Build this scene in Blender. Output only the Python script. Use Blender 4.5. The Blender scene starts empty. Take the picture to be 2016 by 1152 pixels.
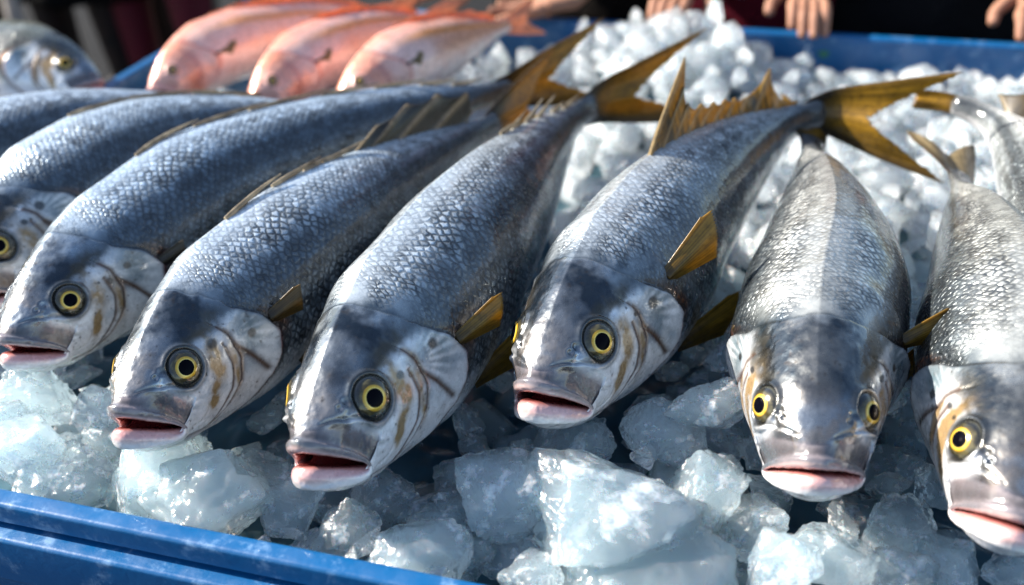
import bpy, math, random
import numpy as np
from mathutils import Vector, Matrix, Euler

# ------------------------------------------------------------------ camera, world, sun, exposure
SC = bpy.context.scene
COL = SC.collection
ZR = 0.86                      # height of the tub's rim above the ground
HC = 0.62                      # camera above the rim
PITCH, ROLL, FPX = math.radians(33.5), math.radians(-3.2), 2100.0
CAM = np.array([0.0, 0.0, ZR + HC])
FWD = np.array([0, math.cos(PITCH), -math.sin(PITCH)])
_r0 = np.array([1.0, 0, 0]); _u0 = np.array([0, math.sin(PITCH), math.cos(PITCH)])
RT = _r0 * math.cos(ROLL) + _u0 * math.sin(ROLL)
UP = -_r0 * math.sin(ROLL) + _u0 * math.cos(ROLL)
cd = bpy.data.cameras.new('camera'); cam = bpy.data.objects.new('camera', cd); COL.objects.link(cam)
cam.matrix_world = Matrix(((RT[0], UP[0], -FWD[0], CAM[0]), (RT[1], UP[1], -FWD[1], CAM[1]),
                           (RT[2], UP[2], -FWD[2], CAM[2]), (0, 0, 0, 1)))
cd.sensor_width = 36; cd.lens = FPX / 2016 * 36; cd.clip_start = 0.02; cd.clip_end = 500
cd.dof.use_dof = True; cd.dof.focus_distance = 0.93; cd.dof.aperture_fstop = 2.6
SC.camera = cam

SUN = np.array([-0.78, 0.28, 0.54]); SUN /= np.linalg.norm(SUN)
w = bpy.data.worlds.new('World'); SC.world = w; w.use_nodes = True
nt = w.node_tree; nt.nodes.clear()
sky = nt.nodes.new('ShaderNodeTexSky'); sky.sky_type = 'NISHITA'; sky.sun_disc = False
sky.sun_elevation = math.asin(SUN[2]); sky.sun_rotation = math.atan2(SUN[0], SUN[1])
bg = nt.nodes.new('ShaderNodeBackground'); bg.inputs[1].default_value = 0.105
wo = nt.nodes.new('ShaderNodeOutputWorld')
nt.links.new(sky.outputs[0], bg.inputs[0]); nt.links.new(bg.outputs[0], wo.inputs[0])
sl = bpy.data.lights.new('sun', 'SUN'); sl.energy = 5.0; sl.angle = math.radians(0.5); sl.color = (1, 0.94, 0.85)
so = bpy.data.objects.new('sun', sl); COL.objects.link(so)
so.rotation_euler = Vector(SUN).to_track_quat('Z', 'Y').to_euler()
SC.view_settings.view_transform = 'Standard'; SC.view_settings.look = 'None'
SC.view_settings.exposure = 1.42; SC.view_settings.gamma = 1; SC.view_settings.use_curve_mapping = False
SC.cycles.use_denoising = True
SC.cycles.max_bounces = 10; SC.cycles.transmission_bounces = 8
SC.cycles.volume_bounces = 6; SC.cycles.transparent_max_bounces = 24
SC.cycles.caustics_reflective = False; SC.cycles.caustics_refractive = False
SC.cycles.sample_clamp_indirect = 6

RNG = np.random.default_rng(7)

def px(x, y, dz):
    """point on the level dz above the rim that lies on the sight line of photo pixel (x, y)"""
    d = FWD * FPX + RT * (x - 1008) - UP * (y - 576)
    return CAM + d * ((HC - dz) / -d[2])

def proj(p):
    v = np.asarray(p) - CAM
    z = v @ FWD
    return 1008 + FPX * (v @ RT) / z, 576 - FPX * (v @ UP) / z

# ------------------------------------------------------------------ helpers
def sstep(a, b, x):
    t = np.clip((x - a) / (b - a), 0, 1); return t * t * (3 - 2 * t)

def mix(a, b, f):
    f = np.asarray(f)[..., None]; return np.asarray(a) * (1 - f) + np.asarray(b) * f

_LAT = RNG.random((40, 40, 40))
def vnoise(p):
    i = np.floor(p).astype(int); f = p - i; f = f * f * (3 - 2 * f); i = i % 40; j = (i + 1) % 40
    r = 0
    for a in (0, 1):
        for b in (0, 1):
            for c in (0, 1):
                r = r + _LAT[(j if a else i)[..., 0], (j if b else i)[..., 1], (j if c else i)[..., 2]] * \
                    (f[..., 0] if a else 1 - f[..., 0]) * (f[..., 1] if b else 1 - f[..., 1]) * (f[..., 2] if c else 1 - f[..., 2])
    return r * 2 - 1

def fbm(p, n=3):
    r = 0; a = 1.0; s = 0
    for k in range(n):
        r = r + a * vnoise(p * 2.03 ** k + 7.3 * k); s += a; a *= 0.5
    return r / s

def new_obj(name, data, parent=None):
    o = bpy.data.objects.new(name, data); COL.objects.link(o)
    if parent is not None: o.parent = parent
    return o

def tag(o, label=None, cat=None, group=None, kind=None):
    if label: o['label'] = label
    if cat: o['category'] = cat
    if group: o['group'] = group
    if kind: o['kind'] = kind
    return o

def empty(name, loc):
    o = new_obj(name, None); o.location = loc; o.empty_display_size = 0.02
    return o

def mesh_np(name, V, F, mat=None, attrs=None, smooth=True):
    """V (n,3); F (m,4) or (m,3) index arrays, or a list of such"""
    me = bpy.data.meshes.new(name)
    Fs = F if isinstance(F, list) else [F]
    nl = sum(f.size for f in Fs); npoly = sum(len(f) for f in Fs)
    me.vertices.add(len(V)); me.vertices.foreach_set('co', np.ascontiguousarray(V, dtype=np.float32).ravel())
    me.loops.add(nl); me.loops.foreach_set('vertex_index', np.concatenate([f.ravel() for f in Fs]).astype(np.int32))
    me.polygons.add(npoly)
    tot = np.concatenate([np.full(len(f), f.shape[1]) for f in Fs]).astype(np.int32)
    st = np.concatenate([[0], np.cumsum(tot)[:-1]]).astype(np.int32)
    me.polygons.foreach_set('loop_start', st); me.polygons.foreach_set('loop_total', tot)
    me.polygons.foreach_set('use_smooth', np.full(npoly, smooth))
    me.update(calc_edges=True); me.validate()
    for k, v in (attrs or {}).items():
        if v.ndim == 1:
            a = me.attributes.new(k, 'FLOAT', 'POINT'); a.data.foreach_set('value', v.astype(np.float32))
        elif v.shape[1] == 3 and k != 'Col':
            a = me.attributes.new(k, 'FLOAT_VECTOR', 'POINT'); a.data.foreach_set('vector', v.astype(np.float32).ravel())
        else:
            if v.shape[1] == 3: v = np.concatenate([v, np.ones((len(v), 1))], 1)
            a = me.attributes.new(k, 'FLOAT_COLOR', 'POINT'); a.data.foreach_set('color', v.astype(np.float32).ravel())
    if mat: me.materials.append(mat)
    return me

def grid_faces(n, m, flip=False):
    i = np.arange(n - 1)[:, None] * m + np.arange(m - 1)[None, :]
    i = i.ravel()
    f = np.stack([i, i + 1, i + m + 1, i + m], 1)
    return f[:, ::-1] if flip else f

class NT:
    def __init__(s, name):
        s.m = bpy.data.materials.new(name); s.m.use_nodes = True; s.t = s.m.node_tree; s.t.nodes.clear()
        s.out = s.n('ShaderNodeOutputMaterial')
    def n(s, typ, ins=None, **kw):
        o = s.t.nodes.new(typ)
        for k, v in kw.items(): setattr(o, k, v)
        for k, v in (ins or {}).items(): s.set(o, k, v)
        return o
    def set(s, o, k, v):
        i = o.inputs[k]
        if hasattr(v, 'is_output'): s.t.links.new(v, i)
        else: i.default_value = v
    def math(s, op, a, b=0.0, c=None, clamp=False):
        o = s.n('ShaderNodeMath', operation=op, use_clamp=clamp)
        s.set(o, 0, a); s.set(o, 1, b)
        if c is not None: s.set(o, 2, c)
        return o.outputs[0]
    def mixc(s, f, a, b, blend='MIX'):
        o = s.n('ShaderNodeMix', data_type='RGBA', blend_type=blend)
        s.set(o, 0, f); s.set(o, 6, a); s.set(o, 7, b); return o.outputs[2]
    def ramp(s, f, pts):
        o = s.n('ShaderNodeValToRGB'); s.set(o, 0, f); e = o.color_ramp.elements
        while len(e) < len(pts): e.new(0.5)
        for i, (p, c) in enumerate(pts): e[i].position = p; e[i].color = (*c, 1) if len(c) == 3 else c
        return o.outputs[0]
    def mrange(s, v, a, b, c=0.0, d=1.0):
        o = s.n('ShaderNodeMapRange', interpolation_type='SMOOTHSTEP'); s.set(o, 0, v)
        for k, q in ((1, a), (2, b), (3, c), (4, d)): s.set(o, k, q)
        return o.outputs[0]
    def noise(s, scale, vec=None, detail=3, rough=0.55):
        o = s.n('ShaderNodeTexNoise', {'Scale': scale, 'Detail': detail, 'Roughness': rough})
        if vec is not None: s.set(o, 'Vector', vec)
        return o.outputs[0]
    def bump(s, h, strength, dist, normal=None):
        o = s.n('ShaderNodeBump', {'Strength': strength, 'Distance': dist, 'Height': h})
        if normal is not None: s.set(o, 'Normal', normal)
        return o.outputs[0]
    def bsdf(s, **kw):
        o = s.n('ShaderNodeBsdfPrincipled')
        for k, v in kw.items(): s.set(o, k.replace('_', ' '), v)
        return o.outputs[0]
    def done(s, sh): s.t.links.new(sh, s.out.inputs[0]); return s.m

def C4(*c): return (c[0], c[1], c[2], 1.0)

# ------------------------------------------------------------------ materials
def fish_skin(name, edge_dark, scale_bump):
    t = NT(name)
    col = t.n('ShaderNodeAttribute', attribute_name='Col').outputs[0]
    met = t.n('ShaderNodeAttribute', attribute_name='met').outputs[2]
    sv = t.n('ShaderNodeAttribute', attribute_name='scl').outputs[1]
    sep = t.n('ShaderNodeSeparateXYZ', {0: sv})
    a, b, m = sep.outputs
    obj = t.n('ShaderNodeTexCoord').outputs['Object']
    m = t.math('MULTIPLY', m, t.mrange(t.noise(0.16, sv, 4, 0.6), 0.30, 0.46, 0.35, 1.0))
    wob = t.noise(9.0, sv, 2)
    wob2 = t.n('ShaderNodeTexNoise', {'Scale': 0.9, 'Detail': 2.0, 'Vector': sv}).outputs[1]
    ws = t.n('ShaderNodeSeparateXYZ', {0: wob2}).outputs
    aa = t.math('ADD', a, t.math('MULTIPLY', t.math('SUBTRACT', ws[0], .5), 1.0))
    bb = t.math('ADD', b, t.math('MULTIPLY', t.math('SUBTRACT', ws[1], .5), .8))
    u = t.math('MULTIPLY', t.math('ADD', aa, bb), 0.72)
    v = t.math('MULTIPLY', t.math('SUBTRACT', aa, bb), 0.72)
    vec = t.n('ShaderNodeCombineXYZ', {0: u, 1: v, 2: 0.0}).outputs[0]
    ve = t.n('ShaderNodeTexVoronoi', {'Vector': vec, 'Scale': 1.0, 'Randomness': 0.5}, voronoi_dimensions='2D', feature='DISTANCE_TO_EDGE')
    vf = t.n('ShaderNodeTexVoronoi', {'Vector': vec, 'Scale': 1.0, 'Randomness': 0.5}, voronoi_dimensions='2D', feature='F1')
    ed = t.mrange(ve.outputs[0], 0.05, 0.34)
    cellv = t.n('ShaderNodeSeparateColor', {0: vf.outputs[1]}).outputs[0]
    # tilt of every scale: rises towards its rear edge
    ps = t.n('ShaderNodeSeparateXYZ', {0: vf.outputs['Position']}).outputs
    tilt = t.math('SUBTRACT', t.math('ADD', u, v), t.math('ADD', ps[0], ps[1]))
    h = t.math('ADD', t.math('MULTIPLY', ed, 0.7), t.math('MULTIPLY', tilt, 0.35))
    h = t.math('MULTIPLY', h, m)
    # colour: dark seams, cell to cell variation
    patch = t.noise(0.22, sv, 3)
    pv = t.mrange(patch, 0.35, 0.65, 0.50, 1.0)
    seam = t.math('MULTIPLY', t.math('SUBTRACT', 1.0, ed), t.math('MULTIPLY', m, pv))
    c1 = t.mixc(t.math('MULTIPLY', seam, edge_dark), col, C4(0.012, 0.018, 0.024))
    cv = t.math('ADD', 0.6, t.math('MULTIPLY', cellv, 0.95))
    cv = t.math('ADD', 1.0, t.math('MULTIPLY', t.math('SUBTRACT', cv, 1.0), m))
    row = t.mrange(t.math('SINE', t.math('ADD', t.math('MULTIPLY', bb, 2.05), t.math('MULTIPLY', patch, 7.0))), 0.1, 0.9)
    cv = t.math('MULTIPLY', cv, t.math('SUBTRACT', 1.0, t.math('MULTIPLY', t.math('MULTIPLY', row, m), 0.28)))
    hsv = t.n('ShaderNodeHueSaturation', {'Color': c1, 'Value': cv})
    fine = t.noise(260, obj, 3)
    c2 = t.mixc(t.mrange(fine, 0.35, 0.75, 0.0, 0.14), hsv.outputs[0], C4(0.02, 0.025, 0.03))
    lump = t.noise(55, obj, 3)
    micro = t.noise(420, obj, 2)
    hh = t.math('ADD', t.math('MULTIPLY', lump, 1.0), t.math('MULTIPLY', micro, 0.12))
    n1 = t.bump(hh, 0.35, 0.0025)
    n2 = t.bump(h, scale_bump, 0.0014, n1)
    rough = t.math('ADD', t.mrange(t.noise(90, obj, 3), 0.3, 0.7, 0.2, 0.36), t.math('MULTIPLY', seam, 0.2))
    sh = t.bsdf(Base_Color=c2, Metallic=met, Roughness=rough, Normal=n2, Coat_Weight=0.75, Coat_Roughness=0.08, Coat_Normal=n1)
    return t.done(sh)

M = {}
M['skin'] = fish_skin('silver_skin', 0.93, 0.6)
M['skin_pink'] = fish_skin('pink_skin', 0.18, 0.35)

def simple(name, col, rough=0.5, metal=0.0, coat=0.0, **kw):
    t = NT(name)
    return t.done(t.bsdf(Base_Color=C4(*col), Roughness=rough, Metallic=metal, Coat_Weight=coat, Coat_Roughness=0.05, **kw))

def pupil_mat():
    t = NT('pupil'); return t.done(t.bsdf(Base_Color=C4(.002, .002, .004), Roughness=.12, IOR=1.12))

def eye_mat():
    t = NT('eye_ball')
    c = t.n('ShaderNodeAttribute', attribute_name='Col').outputs[0]
    return t.done(t.bsdf(Base_Color=c, Roughness=0.2, Metallic=0.2, Coat_Weight=0.7, Coat_Roughness=0.03))
M['eye'] = eye_mat()
M['pupil'] = pupil_mat()

def fin_mat():
    t = NT('fin')
    c = t.n('ShaderNodeAttribute', attribute_name='Col').outputs[0]
    obj = t.n('ShaderNodeTexCoord').outputs['Object']
    c = t.mixc(t.mrange(t.noise(140, obj, 3), 0.4, 0.75, 0, 0.45), c, C4(0.03, 0.02, 0.008))
    p = t.bsdf(Base_Color=c, Roughness=0.38, Coat_Weight=0.4, Coat_Roughness=0.15)
    tr = t.n('ShaderNodeBsdfTranslucent', {'Color': c}).outputs[0]
    mx = t.n('ShaderNodeMixShader', {0: 0.5, 1: p, 2: tr})
    return t.done(mx.outputs[0])
M['fin'] = fin_mat()

def ice_mat(name, tint, trans, white=(.80, .87, .91)):
    t = NT(name)
    obj = t.n('ShaderNodeTexCoord').outputs['Object']
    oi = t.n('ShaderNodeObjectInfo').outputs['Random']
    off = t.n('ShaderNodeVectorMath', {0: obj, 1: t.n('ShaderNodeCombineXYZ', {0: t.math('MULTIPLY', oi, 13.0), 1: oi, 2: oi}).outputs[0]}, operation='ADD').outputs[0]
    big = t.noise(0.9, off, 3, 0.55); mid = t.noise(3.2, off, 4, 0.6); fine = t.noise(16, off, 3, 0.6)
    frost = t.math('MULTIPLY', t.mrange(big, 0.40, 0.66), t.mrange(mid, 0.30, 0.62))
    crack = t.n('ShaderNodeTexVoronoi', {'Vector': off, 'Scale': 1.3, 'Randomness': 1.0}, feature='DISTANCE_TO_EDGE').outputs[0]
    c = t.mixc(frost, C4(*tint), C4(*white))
    h = t.math('ADD', t.math('MULTIPLY', mid, 1.0), t.math('MULTIPLY', fine, 0.07))
    n = t.bump(h, 0.22, 0.005)
    rough = t.mrange(mid, 0.35, 0.65, 0.05, 0.28)
    milk = t.bsdf(Base_Color=c, Roughness=rough, IOR=1.31, Normal=n, Subsurface_Weight=1.0, Subsurface_Radius=(0.55, 0.85, 1.0), Subsurface_Scale=0.05)
    clear = t.bsdf(Base_Color=C4(.86, .95, .98), Roughness=t.math('ADD', rough, 0.06), IOR=1.31, Normal=n, Transmission_Weight=1.0)
    tl = t.n('ShaderNodeBsdfTranslucent', {'Color': c, 'Normal': n}).outputs[0]
    milk = t.n('ShaderNodeMixShader', {0: 0.4, 1: milk, 2: tl}).outputs[0]
    f = t.math('MULTIPLY', t.math('SUBTRACT', 1.0, t.math('MULTIPLY', frost, 0.45)), trans)
    bub = t.mrange(t.n('ShaderNodeTexVoronoi', {'Vector': off, 'Scale': 7.0}).outputs[0], 0.05, 0.10, 0.0, 1.0)
    f = t.math('MULTIPLY', f, bub)
    return t.done(t.n('ShaderNodeMixShader', {0: f, 1: milk, 2: clear}).outputs[0])
def ice_glass(name, dens, scat, absb, rel=0.35):
    t = NT(name)
    obj = t.n('ShaderNodeTexCoord').outputs['Object']
    oi = t.n('ShaderNodeObjectInfo').outputs['Random']
    off = t.n('ShaderNodeVectorMath', {0: obj, 1: t.n('ShaderNodeCombineXYZ', {0: t.math('MULTIPLY', oi, 13.0), 1: oi, 2: oi}).outputs[0]}, operation='ADD').outputs[0]
    mid = t.noise(3.2, off, 4, 0.6); fine = t.noise(14, off, 3, 0.6)
    h = t.math('ADD', mid, t.math('MULTIPLY', fine, 0.12))
    n = t.bump(h, rel, 0.006)
    rough = t.mrange(mid, 0.35, 0.65, 0.06, 0.25)
    fr = t.n('ShaderNodeFresnel', {0: 1.33, 1: n}).outputs[0]
    gl = t.n('ShaderNodeBsdfGlossy', {'Color': C4(1, 1, 1), 'Roughness': rough, 'Normal': n}).outputs[0]
    frost = t.mrange(t.noise(1.6, off, 4, 0.65), 0.50, 0.72, 0.06, 0.55)
    df = t.bsdf(Base_Color=C4(.82, .88, .91), Roughness=.4, Normal=n, Subsurface_Weight=1.0, Subsurface_Radius=(.6, .85, 1), Subsurface_Scale=.015)
    tr = t.n('ShaderNodeBsdfTransparent', {0: C4(.97, .99, 1)}).outputs[0]
    b = t.n('ShaderNodeMixShader', {0: frost, 1: tr, 2: df}).outputs[0]
    sh = t.n('ShaderNodeMixShader', {0: fr, 1: b, 2: gl}).outputs[0]
    vol = t.n('ShaderNodeVolumePrincipled', {'Color': C4(*scat), 'Density': dens, 'Anisotropy': 0.2, 'Absorption Color': C4(*absb)}).outputs[0]
    t.t.links.new(vol, t.out.inputs['Volume'])
    return t.done(sh)
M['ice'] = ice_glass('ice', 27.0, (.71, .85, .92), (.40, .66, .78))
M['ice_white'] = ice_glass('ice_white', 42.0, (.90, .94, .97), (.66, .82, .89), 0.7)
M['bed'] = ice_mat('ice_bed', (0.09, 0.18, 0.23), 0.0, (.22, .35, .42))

def paint(name, col, worn):
    t = NT(name)
    obj = t.n('ShaderNodeTexCoord').outputs['Object']
    mp = t.n('ShaderNodeMapping', {0: obj, 3: (1, 1, 1)}).outputs[0]
    a = t.mrange(t.noise(35, mp, 6, 0.7), 0.52, 0.72); b = t.noise(6, mp, 3)
    c = t.mixc(t.mrange(b, 0.3, 0.7), C4(*col), C4(col[0] * 0.7, col[1] * 0.8, col[2] * 0.85))
    c = t.mixc(t.math('MULTIPLY', a, worn), c, C4(0.25, 0.4, 0.58))
    sp = t.mrange(t.noise(220, mp, 3), 0.72, 0.80)
    c = t.mixc(t.math('MULTIPLY', sp, 0.6), c, C4(0.5, 0.55, 0.6))
    n = t.bump(t.math('ADD', t.noise(120, mp, 4), t.math('MULTIPLY', t.noise(12, mp, 2), 2.0)), 0.3, 0.0012)
    return t.done(t.bsdf(Base_Color=c, Roughness=t.mrange(t.noise(50, mp, 4), 0.3, 0.7, 0.28, 0.5), Normal=n, Coat_Weight=0.2))
M['tub'] = paint('blue_plastic', (0.001, 0.092, 0.25), 0.5)

def cloth(name, col):
    t = NT(name)
    obj = t.n('ShaderNodeTexCoord').outputs['Object']
    c = t.mixc(t.noise(8, obj, 4), C4(*[k * 0.6 for k in col]), C4(*col))
    return t.done(t.bsdf(Base_Color=c, Roughness=0.9, Specular_IOR_Level=.08, Normal=t.bump(t.noise(14, obj, 3), 0.6, 0.02)))

# ------------------------------------------------------------------ fish
HS = 1.22                              # length of the head
RX =  np.array([0, .006, .015, .03, .06, .10, .15, .22, .30, .42, .55, .70, .85, .94, 1.0, 1.2])
RZT = np.array([-.030, -.013, .000, .019, .051, .088, .121, .154, .172, .173, .158, .122, .074, .042, .034, .034])
RZB = np.array([-.066, -.078, -.089, -.103, -.120, -.132, -.133, -.147, -.154, -.154, -.141, -.112, -.066, -.038, -.032, -.032])
RW =  np.array([.02, .036, .047, .058, .072, .085, .099, .118, .138, .139, .124, .092, .052, .025, .015, .013])
RX = np.where(RX <= .22, RX * HS, RX); RX[8] = .34; RX[9] = .45
RZC = np.array([-.048, -.048, -.048, -.047, -.040, -.030, -.018, -.006, 0, 0, 0, 0, 0, 0, 0, 0])
def _pch(xk, yk, x):
    h = np.diff(xk); d = np.diff(yk) / h; m = np.zeros_like(yk)
    m[0] = d[0]; m[-1] = d[-1]
    for i in range(1, len(yk) - 1):
        if d[i - 1] * d[i] > 0:
            w1 = 2 * h[i] + h[i - 1]; w2 = h[i] + 2 * h[i - 1]; m[i] = (w1 + w2) / (w1 / d[i - 1] + w2 / d[i])
    i = np.clip(np.searchsorted(xk, x) - 1, 0, len(h) - 1); t = (x - xk[i]) / h[i]
    return (2*t**3 - 3*t**2 + 1) * yk[i] + (t**3 - 2*t**2 + t) * h[i] * m[i] + (-2*t**3 + 3*t**2) * yk[i + 1] + (t**3 - t**2) * h[i] * m[i + 1]
_XF = np.linspace(-0.0, 1.2, 2401)
_T = {k: _pch(RX, v, _XF) for k, v in (('zt', RZT), ('zb', RZB), ('w', RW), ('zc', RZC))}
def prof(k, x): return np.interp(x, _XF, _T[k])

def surf(x, phi, tall=1.0, wide=1.0):
    s, c = np.sin(phi), np.cos(phi); ap = np.abs(phi)
    zt, zb, wd, zc = (prof(k, x) for k in ('zt', 'zb', 'w', 'zc'))
    keel = 0.04 + 0.18 * sstep(.05, .14, x) + 0.20 * sstep(.2, .4, x) * (1 - 0.3 * sstep(.8, 1, x))
    up = (1 - keel) * c + keel * (1 - ap / (math.pi / 2))
    z = np.where(c >= 0, zc + (zt - zc) * up, zc + (zc - zb) * c)
    return np.stack([x, wide * wd * s, tall * z], -1)

XE, PE = 0.092 * HS, math.radians(62)       # the eye's place on the head

def pl_dist(x, z, pts):
    best = np.full(x.shape, 9.0)
    for (x0, z0), (x1, z1) in zip(pts[:-1], pts[1:]):
        dx, dz = x1 - x0, z1 - z0; t = np.clip(((x - x0) * dx + (z - z0) * dz) / (dx * dx + dz * dz), 0, 1)
        best = np.minimum(best, np.hypot(x - x0 - t * dx, z - z0 - t * dz))
    return best

D2 = math.radians
def fish_grid(spec):
    nphi = spec.get('nphi', 300)
    phi = np.linspace(-math.pi, math.pi, nphi + 1)
    s, c = np.sin(phi), np.cos(phi); op = spec.get('open', 1.0)
    xm = .004 + .074 * s * s; zm = -.034 - .044 * s * s
    def mloop(dx, gu, gl, dw, zadd=0):
        g = np.where(c > 0, gu, gl) * np.sign(c) * np.abs(c) ** 0.85
        return np.stack([xm + dx + np.where(c < 0, -.006 * -c, 0), (.064 + dw) * s, zm + g + zadd], -1)
    keys = [mloop(.060, .004, .004, -.035), mloop(.032, .010 * op, .012 * op, -.016),
            mloop(.007, .0050 * op, .0075 * op, -.004), mloop(-.004, .0055 * op + .010, .0080 * op + .011, .003),
            mloop(-.001, .0060 * op + .022, .0085 * op + .029, .007), mloop(.008, .0065 * op + .0240, .0095 * op + .036, .005)]
    xF = np.where(c > 0, .018, .026) * np.abs(c) ** 1 + .100 * (1 - np.abs(c)) 
    q = np.concatenate([np.arange(0, .26, .00165), np.arange(.26, 1.0, .0042), [1.0, 1.012, 1.02]])
    X = q[:, None] + (xF[None, :] + .008) * (1 - sstep(0, .22, q))[:, None]
    body = surf(X, np.broadcast_to(phi, X.shape))
    body[-2:, :, 1] *= np.array([.6, .05])[:, None]; body[-2:, :, 2] *= np.array([.8, .05])[:, None]
    keys += [body[0], body[6]]
    rings = []; kk = np.array(keys); sub = [5, 9, 11, 12, 11, 12]
    kk = np.concatenate([[2 * kk[0] - kk[1]], kk])
    lipt = []
    for i in range(6):
        p0, p1, p2, p3 = kk[i], kk[i + 1], kk[i + 2], kk[i + 3]
        for j in range(sub[i]):
            t = j / sub[i]
            rings.append(0.5 * (2 * p1 + (p2 - p0) * t + (2*p0 - 5*p1 + 4*p2 - p3) * t*t + (3*p1 - p0 - 3*p2 + p3) * t**3)); lipt.append(i + t)
    nl = len(rings)
    P = np.concatenate([np.array(rings), body]); n = len(P)
    T = np.concatenate([np.array(lipt), np.full(len(body), 6.0)])[:, None] * np.ones(nphi + 1)
    PH = np.broadcast_to(phi, T.shape); A = np.abs(PH); AD = np.degrees(A)
    xr, y, z = P[..., 0], P[..., 1], P[..., 2]; x = xr / HS
    onb = T >= 6
    # ---- relief
    def normals(P):
        du = np.gradient(P, axis=0); dv = np.gradient(P, axis=1)
        N = np.cross(dv, du); N /= np.linalg.norm(N, axis=-1, keepdims=True) + 1e-12
        return N
    N = normals(P)
    if (N[n - 120, nphi // 2] @ np.array([0, 0, 1])) < 0: N = -N
    so = spec.get('seed', 0) * 3.7
    Q = P + np.array([so, so * .3, 0])
    edge_a = [0, 20, 40, 58, 75, 92, 108, 125, 142, 160, 180]
    edge_x = np.array([.168, .176, .192, .215, .250, .268, .262, .238, .200, .155, .135])
    xe = np.interp(AD, edge_a, edge_x) + .010 * fbm(Q * 20, 3) * (1 - sstep(55, 75, AD))
    d = xe - x                                     # > 0 on the head
    side = sstep(45, 65, AD) * (1 - sstep(150, 172, AD))
    hgt = .0010 + .0068 * side
    disp = np.where(d > 0, hgt * np.exp(-np.maximum(d, 0) / .045) * sstep(0, .0035, d), -.55 * hgt * np.exp(np.minimum(d, 0) / .012))
    disp = disp * onb
    pre = np.interp(AD, [40, 55, 70, 90, 110, 130, 146], [.150, .163, .178, .184, .176, .150, .112])
    dp = (pre - x); pm = sstep(42, 58, AD) * (1 - sstep(140, 150, AD)) * onb
    disp += pm * (np.where(dp > 0, .0028 * np.exp(-np.maximum(dp, 0) / .03), 0) - .0022 * np.exp(-(dp / .0032) ** 2))
    pre2 = pre - .018; dp2 = pre2 - x; disp += -.0012 * pm * np.exp(-(dp2 / .0028) ** 2) * (AD > 70)
    # lower edge lines of the gill cover, in side view
    l1 = pl_dist(x, z, [(.180, .012), (.205, -.020), (.232, -.062)]); disp += -.0016 * np.exp(-(l1 / .0026) ** 2) * onb
    l2 = pl_dist(x, z, [(.176, -.055), (.150, -.092), (.115, -.108), (.08, -.105)]); disp += -.0022 * np.exp(-(l2 / .003) ** 2) * onb
    l3 = pl_dist(x, z, [(.235, -.085), (.20, -.112), (.15, -.126), (.10, -.121)]); disp += -.0022 * np.exp(-(l3 / .003) ** 2) * onb
    # upper jaw plate
    jx = np.array([.018, .040, .065, .092, .108]); ja = np.array([35, 62, 80, 92, 99])
    jd = pl_dist(x * 10, AD / 90, [(a * 10, b / 90) for a, b in zip(jx, ja)]) / 10
    jf = sstep(.108, .070, x)
    disp += onb * jf * (.0034 * (1 - sstep(.008, .0118, jd)) - .0026 * np.exp(-((jd - .0135) / .0025) ** 2))
    # folds round the mouth corner
    mc = np.hypot(x - .088, (z + .064)); disp += onb * -.0013 * np.exp(-((mc - .024) / .003) ** 2) * (x > .08)
    ec = surf(np.array(XE + spec.get('ex', 0.)), np.array(PE + spec.get('ea', 0.))); de = np.sqrt((xr - ec[0]) ** 2 + (np.abs(y) - ec[1]) ** 2 + (z - ec[2]) ** 2)
    R = .0345 * spec.get('eye', 1.0)
    disp += np.where(de < R, -.012 * sstep(R, R * .7, de), 0) + .0042 * np.exp(-((de - R - .003) / .0055) ** 2)
    for (nx, na, nr) in ((.052, 40, .0042), (.062, 43, .0058)):
        nc = surf(np.array(nx * HS), np.array(D2(na))); dn = np.sqrt((xr - nc[0]) ** 2 + (np.abs(y) - nc[1]) ** 2 + (z - nc[2]) ** 2)
        disp += onb * (-.0035 * np.exp(-(dn / nr) ** 2) + .0009 * np.exp(-((dn - nr * 1.7) / (nr * .6)) ** 2))
    # trough between nostril and lip, soft lumps
    tr = pl_dist(x * 10, AD / 90, [(.70, 47 / 90), (.36, 58 / 90)]) / 10; disp += -.0022 * np.exp(-(tr / .005) ** 2) * onb
    head = sstep(-.002, .004, d)
    disp += head * .0011 * fbm(Q * 45, 3) + (1 - head) * .0016 * fbm(Q * 14, 2) * onb
    lipm = (T > 2.3) & (T < 6)
    disp += lipm * (.0008 * fbm(Q * 90, 2))
    P = P + N * disp[..., None]
    # ---- colour
    n1 = fbm(Q * 22, 4); n2 = fbm(Q * 60 + 9, 3); n3 = fbm(Q * 9 + 4, 3); n4 = fbm(Q * 130 + 2, 3)
    pal = spec.get('pal', 'silver')
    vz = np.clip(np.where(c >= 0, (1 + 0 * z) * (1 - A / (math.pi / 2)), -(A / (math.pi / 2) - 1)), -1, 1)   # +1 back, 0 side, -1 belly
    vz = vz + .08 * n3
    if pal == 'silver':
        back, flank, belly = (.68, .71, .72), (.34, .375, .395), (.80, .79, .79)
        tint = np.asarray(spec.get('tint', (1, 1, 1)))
        col = mix(np.asarray(flank) * tint, np.asarray(back) * tint, sstep(.46, .66, vz + .05 * n1))  # near-white back: sunlight on the ridge is put into the skin colour
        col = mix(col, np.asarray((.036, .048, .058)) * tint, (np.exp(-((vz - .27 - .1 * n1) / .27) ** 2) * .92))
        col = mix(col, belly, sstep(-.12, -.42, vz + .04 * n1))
        met = .45 * (1 - sstep(-.2, -.5, vz)) * np.ones_like(x)
        sm = (1 - sstep(-.2, -.5, vz)) * (1 - .55 * sstep(.72, .9, vz)) * (1 - head) * (1 - .35 * sstep(.8, .98, xr))
        sm = sm * (1 - .35 * np.exp(-(np.maximum(-d, 0) / .012) ** 2)) * (1 - (1 - sstep(44, 62, AD)) * (1 - sstep(-.005, .05, -d + .05 * n1)))
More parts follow.
